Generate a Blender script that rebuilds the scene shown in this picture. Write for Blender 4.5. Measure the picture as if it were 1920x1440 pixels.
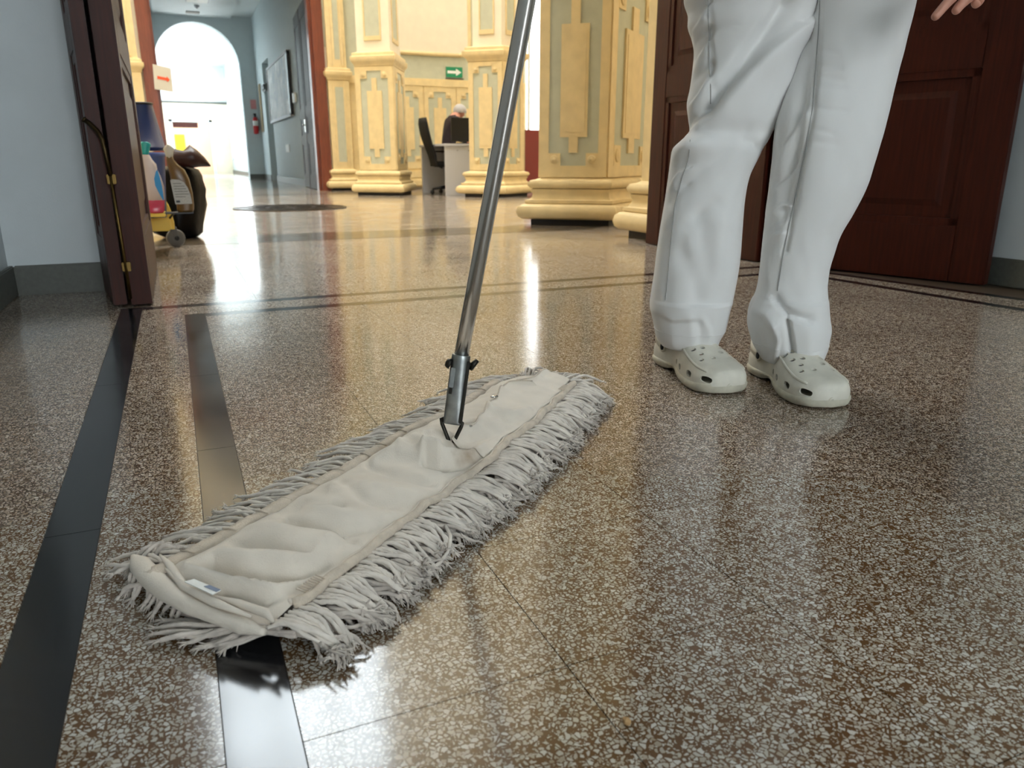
import bpy, bmesh, math, random
import numpy as np
from mathutils import Vector, Matrix, noise

for o in list(bpy.data.objects):
    bpy.data.objects.remove(o)
SC = bpy.context.scene
COL = SC.collection
RNG = random.Random(7)

# ------------------------------------------------------------------ camera
F, H = 1409.0, 0.5
PITCH, YAW = math.radians(16.47), math.radians(23.55)
_cy, _sy, _cp, _sp = math.cos(YAW), math.sin(YAW), math.cos(PITCH), math.sin(PITCH)
FWD = np.array([_sy*_cp, _cy*_cp, -_sp]); RIGHT = np.array([_cy, -_sy, 0.0]); UP = np.cross(RIGHT, FWD)
CAM = np.array([0, 0, H])
cam = bpy.data.cameras.new('camera'); cam_o = bpy.data.objects.new('camera', cam); COL.objects.link(cam_o)
cam.sensor_width = 36; cam.lens = F/1920*36; cam.clip_start = 0.02
M = Matrix(((RIGHT[0], UP[0], -FWD[0], 0), (RIGHT[1], UP[1], -FWD[1], 0), (RIGHT[2], UP[2], -FWD[2], H), (0, 0, 0, 1)))
cam_o.matrix_world = M
cam.dof.use_dof = True; cam.dof.focus_distance = 1.3; cam.dof.aperture_fstop = 8.0
SC.camera = cam_o

# pixel (1920x1440 photograph) to world, on the floor or a known plane
def ray(x, y): return FWD + RIGHT*(x-960)/F - UP*(y-720)/F
def G(x, y, z=0.0):
    d = ray(x, y); return Vector(CAM + d*((z-H)/d[2]))
def PY(x, y, Y):
    d = ray(x, y); return Vector(CAM + d*(Y/d[1]))
def PX(x, y, X):
    d = ray(x, y); return Vector(CAM + d*(X/d[0]))
def PD(x, y, D): return Vector(CAM + ray(x, y)*D)
def proj(p):
    v = np.array(p) - CAM; z = v @ FWD
    return 960 + F*(v @ RIGHT)/z, 720 - F*(v @ UP)/z
HEAD2 = Vector((_sy, _cy, 0)); RIGHT_V = Vector((_cy, -_sy, 0))
def PB(x, y, base):            # on the upright plane through base that faces the camera's heading
    d = Vector(ray(x, y)); t = ((Vector(base) - Vector(CAM)).dot(HEAD2))/d.dot(HEAD2)
    return Vector(CAM) + d*t

# ------------------------------------------------------------------ world, exposure
w = bpy.data.worlds.new('world'); SC.world = w; w.use_nodes = True
w.node_tree.nodes['Background'].inputs[0].default_value = (0.62, 0.75, 0.9, 1)
w.node_tree.nodes['Background'].inputs[1].default_value = 1.0
SC.view_settings.view_transform = 'Standard'; SC.view_settings.look = 'None'
SC.view_settings.gamma = 1.0; SC.view_settings.use_curve_mapping = False
SC.view_settings.exposure = 0.1
DAY_ROTUNDA, DAY_FAR, DAY_HALL = 12.0, 13.0, 10.0

# ------------------------------------------------------------------ materials
def s2l(c):
    return tuple(((v/255.)/12.92 if v/255. <= .04045 else ((v/255.+.055)/1.055)**2.4) for v in c)
def mat(name, rgb, rough=0.6, metal=0.0, bump=0.0, bscale=60.0, var=0.0, vscale=6.0, spec=0.5, coat=0.0, sheen=0.0, trans=0.0, stretch=(1, 1, 1), alpha=1.0, lin=False):
    m = bpy.data.materials.new(name); m.use_nodes = True
    nt = m.node_tree; N = nt.nodes; L = nt.links; b = N['Principled BSDF']
    c = rgb if lin else s2l(rgb)
    b.inputs['Base Color'].default_value = (*c, 1); b.inputs['Roughness'].default_value = rough
    b.inputs['Metallic'].default_value = metal; b.inputs['Specular IOR Level'].default_value = spec
    b.inputs['Coat Weight'].default_value = coat; b.inputs['Coat Roughness'].default_value = 0.08
    b.inputs['Sheen Weight'].default_value = sheen; b.inputs['Transmission Weight'].default_value = trans
    b.inputs['Alpha'].default_value = alpha
    if bump or var:
        g = N.new('ShaderNodeNewGeometry'); mp = N.new('ShaderNodeMapping'); mp.inputs['Scale'].default_value = stretch
        L.new(g.outputs['Position'], mp.inputs['Vector'])
    if var:
        n = N.new('ShaderNodeTexNoise'); n.inputs['Scale'].default_value = vscale; n.inputs['Detail'].default_value = 6
        L.new(mp.outputs[0], n.inputs['Vector'])
        r = N.new('ShaderNodeMapRange'); r.inputs[1].default_value = .3; r.inputs[2].default_value = .7
        r.inputs[3].default_value = 1-var; r.inputs[4].default_value = 1+var
        L.new(n.outputs['Fac'], r.inputs[0])
        mx = N.new('ShaderNodeVectorMath'); mx.operation = 'SCALE'; mx.inputs[0].default_value = c
        L.new(r.outputs[0], mx.inputs['Scale']); L.new(mx.outputs[0], b.inputs['Base Color'])
    if bump:
        n2 = N.new('ShaderNodeTexNoise'); n2.inputs['Scale'].default_value = bscale; n2.inputs['Detail'].default_value = 4
        L.new(mp.outputs[0], n2.inputs['Vector'])
        bp = N.new('ShaderNodeBump'); bp.inputs['Strength'].default_value = bump; bp.inputs['Distance'].default_value = .002
        L.new(n2.outputs['Fac'], bp.inputs['Height']); L.new(bp.outputs[0], b.inputs['Normal'])
    return m
def emis(name, rgb, strength):
    m = bpy.data.materials.new(name); m.use_nodes = True; b = m.node_tree.nodes['Principled BSDF']
    b.inputs['Base Color'].default_value = (.8, .8, .8, 1); b.inputs['Emission Color'].default_value = (*rgb, 1)
    b.inputs['Emission Strength'].default_value = strength; return m

def terrazzo(name, matrix, chips, thr=0.15, scale=180., miss=.16, rough=.13):
    m = bpy.data.materials.new(name); m.use_nodes = True
    nt = m.node_tree; N = nt.nodes; L = nt.links; b = N['Principled BSDF']
    g = N.new('ShaderNodeNewGeometry'); oi = N.new('ShaderNodeObjectInfo')
    off = N.new('ShaderNodeVectorMath'); off.operation = 'SCALE'; off.inputs[0].default_value = (37., 53., 0.)
    L.new(oi.outputs['Random'], off.inputs['Scale'])
    add = N.new('ShaderNodeVectorMath'); add.operation = 'ADD'
    L.new(g.outputs['Position'], add.inputs[0]); L.new(off.outputs[0], add.inputs[1])
    # irregular chips: warp the coordinates a little
    nz = N.new('ShaderNodeTexNoise'); nz.inputs['Scale'].default_value = 90; nz.inputs['Detail'].default_value = 2
    L.new(add.outputs[0], nz.inputs['Vector'])
    wv = N.new('ShaderNodeVectorMath'); wv.operation = 'SCALE'; wv.inputs['Scale'].default_value = .006
    L.new(nz.outputs['Color'], wv.inputs[0])
    a2 = N.new('ShaderNodeVectorMath'); a2.operation = 'ADD'; L.new(add.outputs[0], a2.inputs[0]); L.new(wv.outputs[0], a2.inputs[1])
    def layer(sc, th, ms):
        v = N.new('ShaderNodeTexVoronoi'); v.voronoi_dimensions = '2D'; v.feature = 'DISTANCE_TO_EDGE'; v.inputs['Scale'].default_value = sc
        c = N.new('ShaderNodeTexVoronoi'); c.voronoi_dimensions = '2D'; c.feature = 'F1'; c.inputs['Scale'].default_value = sc
        L.new(a2.outputs[0], v.inputs['Vector']); L.new(a2.outputs[0], c.inputs['Vector'])
        sep = N.new('ShaderNodeSeparateColor'); L.new(c.outputs['Color'], sep.inputs[0])
        # per-chip edge width
        mr = N.new('ShaderNodeMapRange'); mr.inputs[3].default_value = th*.4; mr.inputs[4].default_value = th*2.1
        L.new(sep.outputs[0], mr.inputs[0])
        gt = N.new('ShaderNodeMath'); gt.operation = 'SUBTRACT'; L.new(v.outputs['Distance'], gt.inputs[0]); L.new(mr.outputs[0], gt.inputs[1])
        sm = N.new('ShaderNodeMapRange'); sm.inputs[1].default_value = -.012; sm.inputs[2].default_value = .03; L.new(gt.outputs[0], sm.inputs[0])
        pr = N.new('ShaderNodeMath'); pr.operation = 'GREATER_THAN'; pr.inputs[1].default_value = ms; L.new(sep.outputs[1], pr.inputs[0])
        mu = N.new('ShaderNodeMath'); mu.operation = 'MULTIPLY'; L.new(sm.outputs[0], mu.inputs[0]); L.new(pr.outputs[0], mu.inputs[1])
        cr = N.new('ShaderNodeValToRGB'); cr.color_ramp.interpolation = 'LINEAR'
        els = cr.color_ramp.elements
        while len(els) < len(chips): els.new(.5)
        for i, ch in enumerate(chips):
            els[i].position = i/(len(chips)-1); els[i].color = (*s2l(ch), 1)
        L.new(sep.outputs[2], cr.inputs[0])
        return mu.outputs[0], cr.outputs[0]
    f1, c1 = layer(scale, thr, miss)
    f2, c2 = layer(scale*2.3, thr*1.1, .62)
    mx = N.new('ShaderNodeMix'); mx.data_type = 'RGBA'; mx.inputs[6].default_value = (*s2l(matrix), 1)
    L.new(f2, mx.inputs[0]); L.new(c2, mx.inputs[7])
    mx2 = N.new('ShaderNodeMix'); mx2.data_type = 'RGBA'; L.new(f1, mx2.inputs[0]); L.new(mx.outputs[2], mx2.inputs[6]); L.new(c1, mx2.inputs[7])
    # worn, slightly dirty tone
    n3 = N.new('ShaderNodeTexNoise'); n3.inputs['Scale'].default_value = 3.5; n3.inputs['Detail'].default_value = 5; L.new(g.outputs['Position'], n3.inputs['Vector'])
    r3 = N.new('ShaderNodeMapRange'); r3.inputs[1].default_value = .3; r3.inputs[2].default_value = .7; r3.inputs[3].default_value = .86; r3.inputs[4].default_value = 1.08
    L.new(n3.outputs['Fac'], r3.inputs[0])
    sc = N.new('ShaderNodeVectorMath'); sc.operation = 'SCALE'; L.new(mx2.outputs[2], sc.inputs[0]); L.new(r3.outputs[0], sc.inputs['Scale'])
    L.new(sc.outputs[0], b.inputs['Base Color'])
    r4 = N.new('ShaderNodeMapRange'); r4.inputs[1].default_value = .3; r4.inputs[2].default_value = .7; r4.inputs[3].default_value = rough*.75; r4.inputs[4].default_value = rough*1.3
    L.new(n3.outputs['Fac'], r4.inputs[0]); L.new(r4.outputs[0], b.inputs['Roughness'])
    b.inputs['IOR'].default_value = 1.66
    return m

CHIPS = [(158, 144, 124), (196, 189, 178), (214, 211, 204), (176, 167, 152), (204, 197, 184)]
M_TERR = terrazzo('terrazzo_brown', (100, 73, 45), CHIPS)
M_BLACK = terrazzo('terrazzo_black', (24, 25, 28), [(30, 31, 34), (38, 40, 43), (27, 28, 31)], scale=300, rough=.14)
M_BAND = terrazzo('terrazzo_dark_band', (70, 58, 44), [(110, 100, 86), (130, 120, 104), (96, 88, 76)])
M_GROUT = mat('grout', (62, 48, 34), .6)
M_WALL = mat('wall_paint_grey', (214, 221, 224), .7, bump=.25, bscale=220, var=.03)
M_BASEB = mat('baseboard_stone', (92, 94, 88), .45, var=.12, vscale=60)
M_WHITE = mat('white_paint', (222, 228, 228), .65, var=.02)
M_CORR = mat('corridor_paint', (205, 216, 218), .6, var=.02)
M_CREAM = mat('cream_plaster', (230, 206, 154), .62, var=.07, vscale=9, bump=.3, bscale=130)
M_CREAM2 = mat('cream_plaster_light', (238, 226, 202), .65, var=.04, vscale=5)
M_SAGE = mat('sage_plaster', (194, 194, 170), .68, var=.05, vscale=10)
M_PLINTH = mat('dark_plinth', (24, 20, 17), .6)
M_WOOD = mat('mahogany', (60, 22, 11), .42, var=.35, vscale=10, bump=.2, bscale=90, spec=.22, stretch=(9, 9, .5))
M_WOOD2 = mat('door_frame_wood', (116, 56, 34), .38, var=.25, vscale=10, coat=.2, stretch=(9, 9, .5))
M_WOODG = mat('door_leaf_dark', (64, 64, 70), .5, var=.15, vscale=10, spec=.3, stretch=(9, 9, .5))
M_BRASS = mat('brass', (104, 84, 48), .35, 1.0)
M_DKBRASS = mat('aged_brass', (66, 54, 36), .38, 1.0)
M_STEEL = mat('steel_tube', (205, 202, 198), .2, 1.0, bump=.03, bscale=300, stretch=(6, 6, .3))
M_ZINC = mat('zinc_clamp', (158, 162, 162), .38, 1.0, var=.2, vscale=60)
M_DKWIRE = mat('dark_wire', (62, 60, 56), .42, 1.0)
M_COTTON = mat('mop_cotton', (234, 224, 210), .88, bump=.35, bscale=500, sheen=.2, var=.05, vscale=24)
M_BIND = mat('mop_binding', (216, 202, 184), .85, bump=.6, bscale=420, sheen=.2, var=.12, vscale=60)
M_YARN = mat('mop_yarn', (234, 225, 214), .92, bump=.5, bscale=900, sheen=.3, var=.16, vscale=40)
M_YARN2 = mat('mop_yarn_darker', (206, 196, 186), .95, sheen=.3, var=.25, vscale=60)  # darker yarn: dusty tuft tips, lower layers and underpad
M_TROUS = mat('white_twill', (238, 238, 237), .85, bump=.12, bscale=900, sheen=.15)
M_SEAM = mat('seam_thread', (170, 170, 168), .9)
M_CLOG = mat('clog_foam', (228, 224, 210), .5, var=.08, vscale=30, bump=.1, bscale=200)
M_CLOGS = mat('clog_sole', (208, 203, 184), .6, var=.15, vscale=40)
M_DARK = mat('dark_inside', (22, 21, 20), .9)
M_SOCK = mat('grey_sock', (60, 60, 59), .95)
M_SKIN = mat('skin', (206, 146, 124), .5, var=.06, vscale=40)
M_HAIRD = mat('dark_hair', (46, 34, 26), .5)
M_HAIRG = mat('grey_hair', (186, 182, 180), .6)
M_JACKET = mat('dark_jacket', (40, 28, 32), .8)
M_BLKPL = mat('black_plastic', (17, 17, 18), .4)
M_BLKFAB = mat('black_fabric', (20, 20, 21), .9)
M_GREYPL = mat('grey_laminate', (196, 196, 200), .5)
M_RUBBER = mat('grey_rubber', (96, 94, 90), .6)
M_YEL = mat('yellow_plastic', (228, 192, 62), .35)
M_NAVY = mat('navy_plastic', (34, 48, 92), .3, var=.06)
M_BLUE = mat('blue_plastic', (66, 92, 160), .35)
M_TEAL = mat('teal_plastic', (38, 160, 156), .35)
M_PINK = mat('pink_liquid', (206, 70, 96), .2)
M_MILKY = mat('milky_plastic', (212, 196, 190), .4)
M_CYAN = mat('blue_label', (30, 140, 205), .45)
M_AMBER = mat('amber_bottle', (104, 78, 40), .28)
M_LABEL = mat('grey_label', (176, 176, 172), .5, var=.12, vscale=120)
M_BAG = mat('black_bag', (12, 11, 11), .35, spec=.12, bump=.9, bscale=40)
M_BAG2 = mat('brown_bag_top', (52, 30, 28), .35, spec=.3, bump=.9, bscale=40)
M_RED = mat('extinguisher_red', (196, 30, 32), .35)
M_YELP = mat('yellow_notice', (248, 206, 0), .5)
M_PEACH = mat('peach_door', (238, 186, 152), .5)
M_GREEN = mat('exit_green', (20, 140, 96), .4)
M_SIGNW = mat('sign_white', (238, 240, 236), .45)
M_SIGNB = mat('sign_beige', (206, 200, 184), .5)
M_ARROW = mat('sign_red', (238, 84, 40), .45)
M_FRAME = mat('picture_frame', (20, 20, 22), .35)
M_BRONZE = mat('bronze_grate', (60, 52, 44), .35, .7, var=.5, vscale=60)
M_REDW = mat('red_wood', (120, 42, 34), .35)
M_GLASSG = mat('grey_glass', (120, 128, 132), .12)
def art_mat():
    m = mat('painting', (150, 146, 140), .5); nt = m.node_tree; N = nt.nodes; L = nt.links
    g = N.new('ShaderNodeNewGeometry'); n = N.new('ShaderNodeTexNoise'); n.inputs['Scale'].default_value = 2.2; n.inputs['Detail'].default_value = 7; n.inputs['Distortion'].default_value = 1.5
    L.new(g.outputs['Position'], n.inputs['Vector']); cr = N.new('ShaderNodeValToRGB')
    e = cr.color_ramp.elements; e[0].position = .33; e[0].color = (*s2l((92, 96, 104)), 1); e[1].position = .68; e[1].color = (*s2l((206, 200, 192)), 1)
    k = e.new(.5); k.color = (*s2l((146, 136, 126)), 1)
    L.new(n.outputs['Fac'], cr.inputs[0]); L.new(cr.outputs[0], N['Principled BSDF'].inputs['Base Color']); return m
M_ART = art_mat()
M_DAY_F = emis('daylight_far_corridor', (.93, .97, 1.0), DAY_FAR)
M_DAY_W = emis('daylight_rotunda_window', (.93, .97, 1.0), 4.0)
M_DAY_N = emis('daylight_clerestory', (.8, .91, 1.0), DAY_ROTUNDA*.8)
M_DAY_S = emis('daylight_skylight', (.95, .98, 1.0), DAY_ROTUNDA)
M_DAY_B = emis('daylight_hall_window', (.93, .98, 1.0), DAY_HALL)

# ------------------------------------------------------------------ mesh helpers
def link(name, me, m, parent=None, smooth=False):
    if isinstance(me, bmesh.types.BMesh):
        bm = me; bmesh.ops.recalc_face_normals(bm, faces=bm.faces); d = bpy.data.meshes.new(name); bm.to_mesh(d); bm.free(); me = d
    if m and not me.materials: me.materials.append(m)
    if smooth:
        me.polygons.foreach_set('use_smooth', [True]*len(me.polygons))
    o = bpy.data.objects.new(name, me); COL.objects.link(o)
    if parent is not None:
        o.parent = parent; o.matrix_parent_inverse = Matrix.Identity(4)
        o.matrix_parent_inverse = parent.matrix_world.inverted()
    return o
def pyd(vs, fs):
    me = bpy.data.meshes.new('m'); me.from_pydata([tuple(v) for v in vs], [], fs); me.update(); return me
def tag(o, label, cat, group=None):
    o['label'] = label; o['category'] = cat
    if group: o['group'] = group
    return o
def empty(name, loc, label=None, cat=None, group=None):
    o = bpy.data.objects.new(name, None); COL.objects.link(o); o.location = loc; o.empty_display_size = .1
    o.matrix_world = Matrix.Translation(loc)
    if label: tag(o, label, cat, group)
    return o
def struct(o): o['kind'] = 'structure'; return o
def add_box(bm, a, b, mtx=None):
    x0, y0, z0 = [min(a[i], b[i]) for i in range(3)]; x1, y1, z1 = [max(a[i], b[i]) for i in range(3)]
    vs = [(x0, y0, z0), (x1, y0, z0), (x1, y1, z0), (x0, y1, z0), (x0, y0, z1), (x1, y0, z1), (x1, y1, z1), (x0, y1, z1)]
    vs = [bm.verts.new(mtx @ Vector(v) if mtx else v) for v in vs]
    for f in [(3, 2, 1, 0), (4, 5, 6, 7), (0, 1, 5, 4), (1, 2, 6, 5), (2, 3, 7, 6), (3, 0, 4, 7)]: bm.faces.new([vs[i] for i in f])
def box(name, a, b, m, parent=None, bev=0.0, mtx=None):
    bm = bmesh.new(); add_box(bm, a, b, mtx)
    if bev: bmesh.ops.bevel(bm, geom=bm.edges[:], offset=bev, segments=2, affect='EDGES')
    return link(name, bm, m, parent)
def boxes(name, lst, m, parent=None, mtx=None):
    bm = bmesh.new()
    for a, b in lst: add_box(bm, a, b, mtx)
    return link(name, bm, m, parent)
def add_tube(bm, pts, r, n=10, cap=True, up=(0, 0, 1)):
    pts = [Vector(p) for p in pts]; rings = []; prev = None
    for i, p in enumerate(pts):
        t = (pts[min(i+1, len(pts)-1)] - pts[max(i-1, 0)]).normalized()
        if prev is None:
            u = Vector(up); u = u - t*u.dot(t)
            if u.length < .05: u = Vector((1, 0, 0)) - t*t.x
        else: u = prev - t*prev.dot(t)
        u.normalize(); prev = u; v = t.cross(u); rr = r[i] if isinstance(r, (list, tuple)) else r
        rings.append([bm.verts.new(p + (u*math.cos(2*math.pi*k/n) + v*math.sin(2*math.pi*k/n))*rr) for k in range(n)])
    for a, b in zip(rings, rings[1:]):
        for k in range(n): bm.faces.new((a[k], a[(k+1) % n], b[(k+1) % n], b[k]))
    if cap: bm.faces.new(rings[0][::-1]); bm.faces.new(rings[-1])
def tube(name, pts, r, m, parent=None, n=10, smooth=True):
    bm = bmesh.new(); add_tube(bm, pts, r, n); return link(name, bm, m, parent, smooth)
def loft(bm, rings, cap=True, closed=True):
    vr = [[bm.verts.new(p) for p in r] for r in rings]; n = len(vr[0])
    for a, b in zip(vr, vr[1:]):
        for k in range(n if closed else n-1): bm.faces.new((a[k], a[(k+1) % n], b[(k+1) % n], b[k]))
    if cap and closed: bm.faces.new(vr[0][::-1]); bm.faces.new(vr[-1])
    return vr
def lathe(bm, prof, c=(0, 0, 0), n=24, mtx=None, cap=True):
    rings = []
    for r, z in prof:
        ring = [Vector((c[0]+r*math.cos(2*math.pi*k/n), c[1]+r*math.sin(2*math.pi*k/n), c[2]+z)) for k in range(n)]
        rings.append([mtx @ p for p in ring] if mtx else ring)
    loft(bm, rings, cap)
def offset_poly(p, d):
    n = len(p); out = []
    for i in range(n):
        a, b, c = Vector(p[i-1]), Vector(p[i]), Vector(p[(i+1) % n])
        n1 = (b-a).normalized(); n1 = Vector((n1.y, -n1.x)); n2 = (c-b).normalized(); n2 = Vector((n2.y, -n2.x))
        k = (n1+n2); k = k/(k.length**2)*2
        out.append(b + k*d)
    return out
def ccw(p):
    a = sum(p[i][0]*p[(i+1) % len(p)][1]-p[(i+1) % len(p)][0]*p[i][1] for i in range(len(p)))
    return [Vector(q) for q in (p if a > 0 else p[::-1])]
def poly_profile(name, poly, prof, m, parent=None):
    bm = bmesh.new(); loft(bm, [[(q.x, q.y, z) for q in offset_poly(poly, d)] for d, z in prof]); o = link(name, bm, m, parent, True)
    o.data.set_sharp_from_angle(angle=math.radians(38)); return o
def prism_face(name, p0, p1, uz, d0, d1, m, parent=None):
    """outline uz given as (distance along p0->p1, height), extruded along the face's outward normal"""
    p0, p1 = Vector(p0), Vector(p1); t = (p1-p0).normalized(); nn = Vector((t.y, -t.x))
    bm = bmesh.new()
    A = [bm.verts.new((*(p0+t*u+nn*d0), z)) for u, z in uz]; B = [bm.verts.new((*(p0+t*u+nn*d1), z)) for u, z in uz]
    n = len(uz); bm.faces.new(A[::-1]); bm.faces.new(B)
    for i in range(n): bm.faces.new((A[i], A[(i+1) % n], B[(i+1) % n], B[i]))
    return link(name, bm, m, parent)
def rect(u0, u1, z0, z1): return [(u0, z0), (u1, z0), (u1, z1), (u0, z1)]
def bevel_mod(o, wd=.004, seg=2):
    b = o.modifiers.new('bevel', 'BEVEL'); b.width = wd; b.segments = seg; b.limit_method = 'ANGLE'; return o
def bake(o):
    dg = bpy.context.evaluated_depsgraph_get(); dg.update(); me = bpy.data.meshes.new_from_object(o.evaluated_get(dg)); o.modifiers.clear(); o.data = me
def sstep(a, b, x):
    t = max(0., min(1., (x-a)/(b-a))); return t*t*(3-2*t)
def lerp(a, b, t): return a+(b-a)*t
def interp(keys, x):
    if x <= keys[0][0]: return keys[0][1:]
    for k0, k1 in zip(keys, keys[1:]):
        if x <= k1[0]:
            t = (x-k0[0])/(k1[0]-k0[0]); return tuple(lerp(a, b, t) for a, b in zip(k0[1:], k1[1:]))
    return keys[-1][1:]
def catmull(keys, x):
    n = len(keys)
    if x <= keys[0][0]: return keys[0][1:]
    if x >= keys[-1][0]: return keys[-1][1:]
    for i in range(n-1):
        if x <= keys[i+1][0]:
            k0, k1, k2, k3 = keys[max(i-1, 0)], keys[i], keys[i+1], keys[min(i+2, n-1)]
            t = (x-k1[0])/(k2[0]-k1[0]); out = []
            for a, b, c, d in zip(k0[1:], k1[1:], k2[1:], k3[1:]):
                m1 = (c-a)/max(1e-6, (k2[0]-k0[0]))*(k2[0]-k1[0]); m2 = (d-b)/max(1e-6, (k3[0]-k1[0]))*(k2[0]-k1[0])
                t2, t3 = t*t, t*t*t
                out.append((2*t3-3*t2+1)*b+(t3-2*t2+t)*m1+(-2*t3+3*t2)*c+(t3-t2)*m2)
            return tuple(out)
def fold_sum(px, py, folds):
    h = 0
    for ln, wd, am, *mode in folds:
        m = wd*2.6
        if not (min(p[0] for p in ln)-m < px < max(p[0] for p in ln)+m and min(p[1] for p in ln)-m < py < max(p[1] for p in ln)+m): continue
        d, sg = seg_sd(px, py, ln)
        w_ = wd
        if mode: w_ = wd*1.5 if sg*mode[0] > 0 else wd*.32
        h += am*math.exp(-(d/w_)**2)
    return h
def seg_sd(px, py, line):
    best, sg = 1e9, 1
    for (ax, ay), (bx, by) in zip(line, line[1:]):
        dx, dy = bx-ax, by-ay; t = max(0, min(1, ((px-ax)*dx+(py-ay)*dy)/(dx*dx+dy*dy)))
        d = math.hypot(px-ax-t*dx, py-ay-t*dy)
        if d < best: best = d; sg = 1 if dx*(py-ay)-dy*(px-ax) > 0 else -1
    return best, sg
def seg_dist(px, py, line):
    best = 1e9
    for (ax, ay), (bx, by) in zip(line, line[1:]):
        dx, dy = bx-ax, by-ay; t = max(0, min(1, ((px-ax)*dx+(py-ay)*dy)/(dx*dx+dy*dy)))
        d = math.hypot(px-ax-t*dx, py-ay-t*dy)
        if d < best: best = d
    return best

# ================================================================== FLOOR
TS, X0, Y0 = .267, .05, .585
floor = struct(box('floor', (-.9, -8.3, -.12), (3.6, 4.03, -.0025), M_GROUT))
def clip(poly, region):
    out = [Vector(p) for p in poly]; R = ccw(region)
    for i in range(len(R)):
        a, b = R[i], R[(i+1) % len(R)]; e = b-a; inp = out; out = []
        if not inp: return []
        def side(q): return e.x*(q.y-a.y)-e.y*(q.x-a.x)
        for j in range(len(inp)):
            p, q = inp[j-1], inp[j]; sp, sq = side(p), side(q)
            if (sp >= 0) != (sq >= 0): out.append(p+(q-p)*(sp/(sp-sq)))
            if sq >= 0: out.append(q)
    return out
def tile(name, poly, m, gap=.0006):
    p = []
    for q in ccw(poly):
        if not p or (q-p[-1]).length > 2e-3: p.append(q)
    if len(p) > 2 and (p[0]-p[-1]).length < 2e-3: p.pop()
    if len(p) < 3: return
    area = abs(sum(p[i].x*p[(i+1) % len(p)].y-p[(i+1) % len(p)].x*p[i].y for i in range(len(p))))/2
    if area < 4e-4: return
    top = offset_poly(p, -gap); c = sum(top, Vector((0, 0)))/len(top)
    bm = bmesh.new(); loft(bm, [[(q.x-c.x, q.y-c.y, z) for q in top] for z in (-.004, 0.0)])
    o = link(name, bm, m); o.location = (c.x, c.y, 0); o.parent = floor; return o
def field(region, xs, ys, m=M_TERR, name='tile'):
    for xa, xb in zip(xs, xs[1:]):
        for ya, yb in zip(ys, ys[1:]):
            pl = clip([(xa, ya), (xb, ya), (xb, yb), (xa, yb)], region)
            if len(pl) > 2: tile(name, pl, m)
YS = [Y0+TS*k for k in range(-3, 12)]
def rb(y): return 2.60+(2.72-y)*.066
def ra(y): return 2.70+(2.92-y)*.155
ya, LW = YS[0], .055
field([(-.62, ya), (-.22, ya), (-.22, 3.44), (-.62, 3.44)], [-.62, -.487, -.22], YS+[3.44])
field([(-.22, ya), (-.15, ya), (-.15, 2.965), (-.22, 2.965)], [-.22, -.15], [YS[0], .318, 1.119, 1.92, 2.72, 2.965], M_BLACK, 'black_strip')
field([(-.15, ya), (-.015, ya), (-.015, 2.91), (-.15, 2.91)], [-.15, -.015], [y for y in YS if y < 2.9]+[2.91])
field([(-.015, ya), (.05, ya), (.05, 2.76), (-.015, 2.76)], [-.015, .05], [YS[0], .318, .852, 1.386, 1.92, 2.454, 2.76], M_BLACK, 'black_strip')
field([(.05, ya), (rb(ya), ya), (rb(2.705), 2.705), (.05, 2.705)], [.05+TS*k for k in range(13)], [y for y in YS if y < 2.7]+[2.705])
field([(.05, 2.705), (rb(2.705)+LW, 2.705), (rb(2.76)+LW, 2.76), (.05, 2.76)], [.05+TS*3*k for k in range(6)], [2.705, 2.76], M_BLACK, 'black_strip')
field([(rb(ya), ya), (rb(ya)+LW, ya), (rb(2.705)+LW, 2.705), (rb(2.705), 2.705)], [2, 4], YS[::3]+[2.705], M_BLACK, 'black_strip')
field([(-.015, 2.76), (ra(2.76), 2.76), (ra(2.91), 2.91), (-.015, 2.91)], [-.015]+[.05+TS*k for k in range(13)], [2.76, 2.91])
field([(rb(ya)+LW, ya), (ra(ya), ya), (ra(2.76), 2.76), (rb(2.76)+LW, 2.76)], [2.5, 3.4], [y for y in YS if y < 2.7]+[2.76])
field([(-.15, 2.91), (ra(2.91)+LW, 2.91), (ra(2.965)+LW, 2.965), (-.15, 2.965)], [-.15]+[.05+TS*3*k for k in range(6)], [2.91, 2.965], M_BLACK, 'black_strip')
field([(ra(ya), ya), (ra(ya)+LW, ya), (ra(2.91)+LW, 2.91), (ra(2.91), 2.91)], [2, 4], YS[::3]+[2.91], M_BLACK, 'black_strip')
field([(ra(ya)+LW, ya), (3.15, ya), (3.15, 3.44), (ra(2.965)+LW, 2.965)], [2.5, 2.9, 3.15], YS+[3.44])
field([(-.22, 2.965), (2.76, 2.965), (2.76, 4.03), (-.22, 4.03)], [-.22]+[-.12+.36*k for k in range(9)], [2.965, 3.33, 3.69, 4.03])
slab = link('terrazzo_slab', pyd([(-.9, -8.3, 0), (3.6, -8.3, 0), (3.6, ya, 0), (-.9, ya, 0)], [(0, 1, 2, 3)]), M_TERR); slab.parent = floor
CX, CY = 1.28, 9.1
floor_r = struct(box('floor_rotunda', (-5.2, 4.03, -.12), (9.2, 39, 0), M_TERR))
for k in range(8):
    a0, a1 = math.radians(22.5+45*k), math.radians(67.5+45*k)
    ri, ro = 3.4/math.cos(math.pi/8), 3.95/math.cos(math.pi/8)
    q = [(ri, a0), (ro, a0), (ro, a1), (ri, a1)]
    vs = [(CX+r*math.cos(a), CY+r*math.sin(a), z) for z in (-.002, .0007) for r, a in q]
    o = link('floor_band', pyd(vs, [(4, 5, 6, 7), (0, 1, 5, 4), (1, 2, 6, 5), (2, 3, 7, 6), (3, 0, 4, 7)]), M_BAND); o.parent = floor_r
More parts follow.
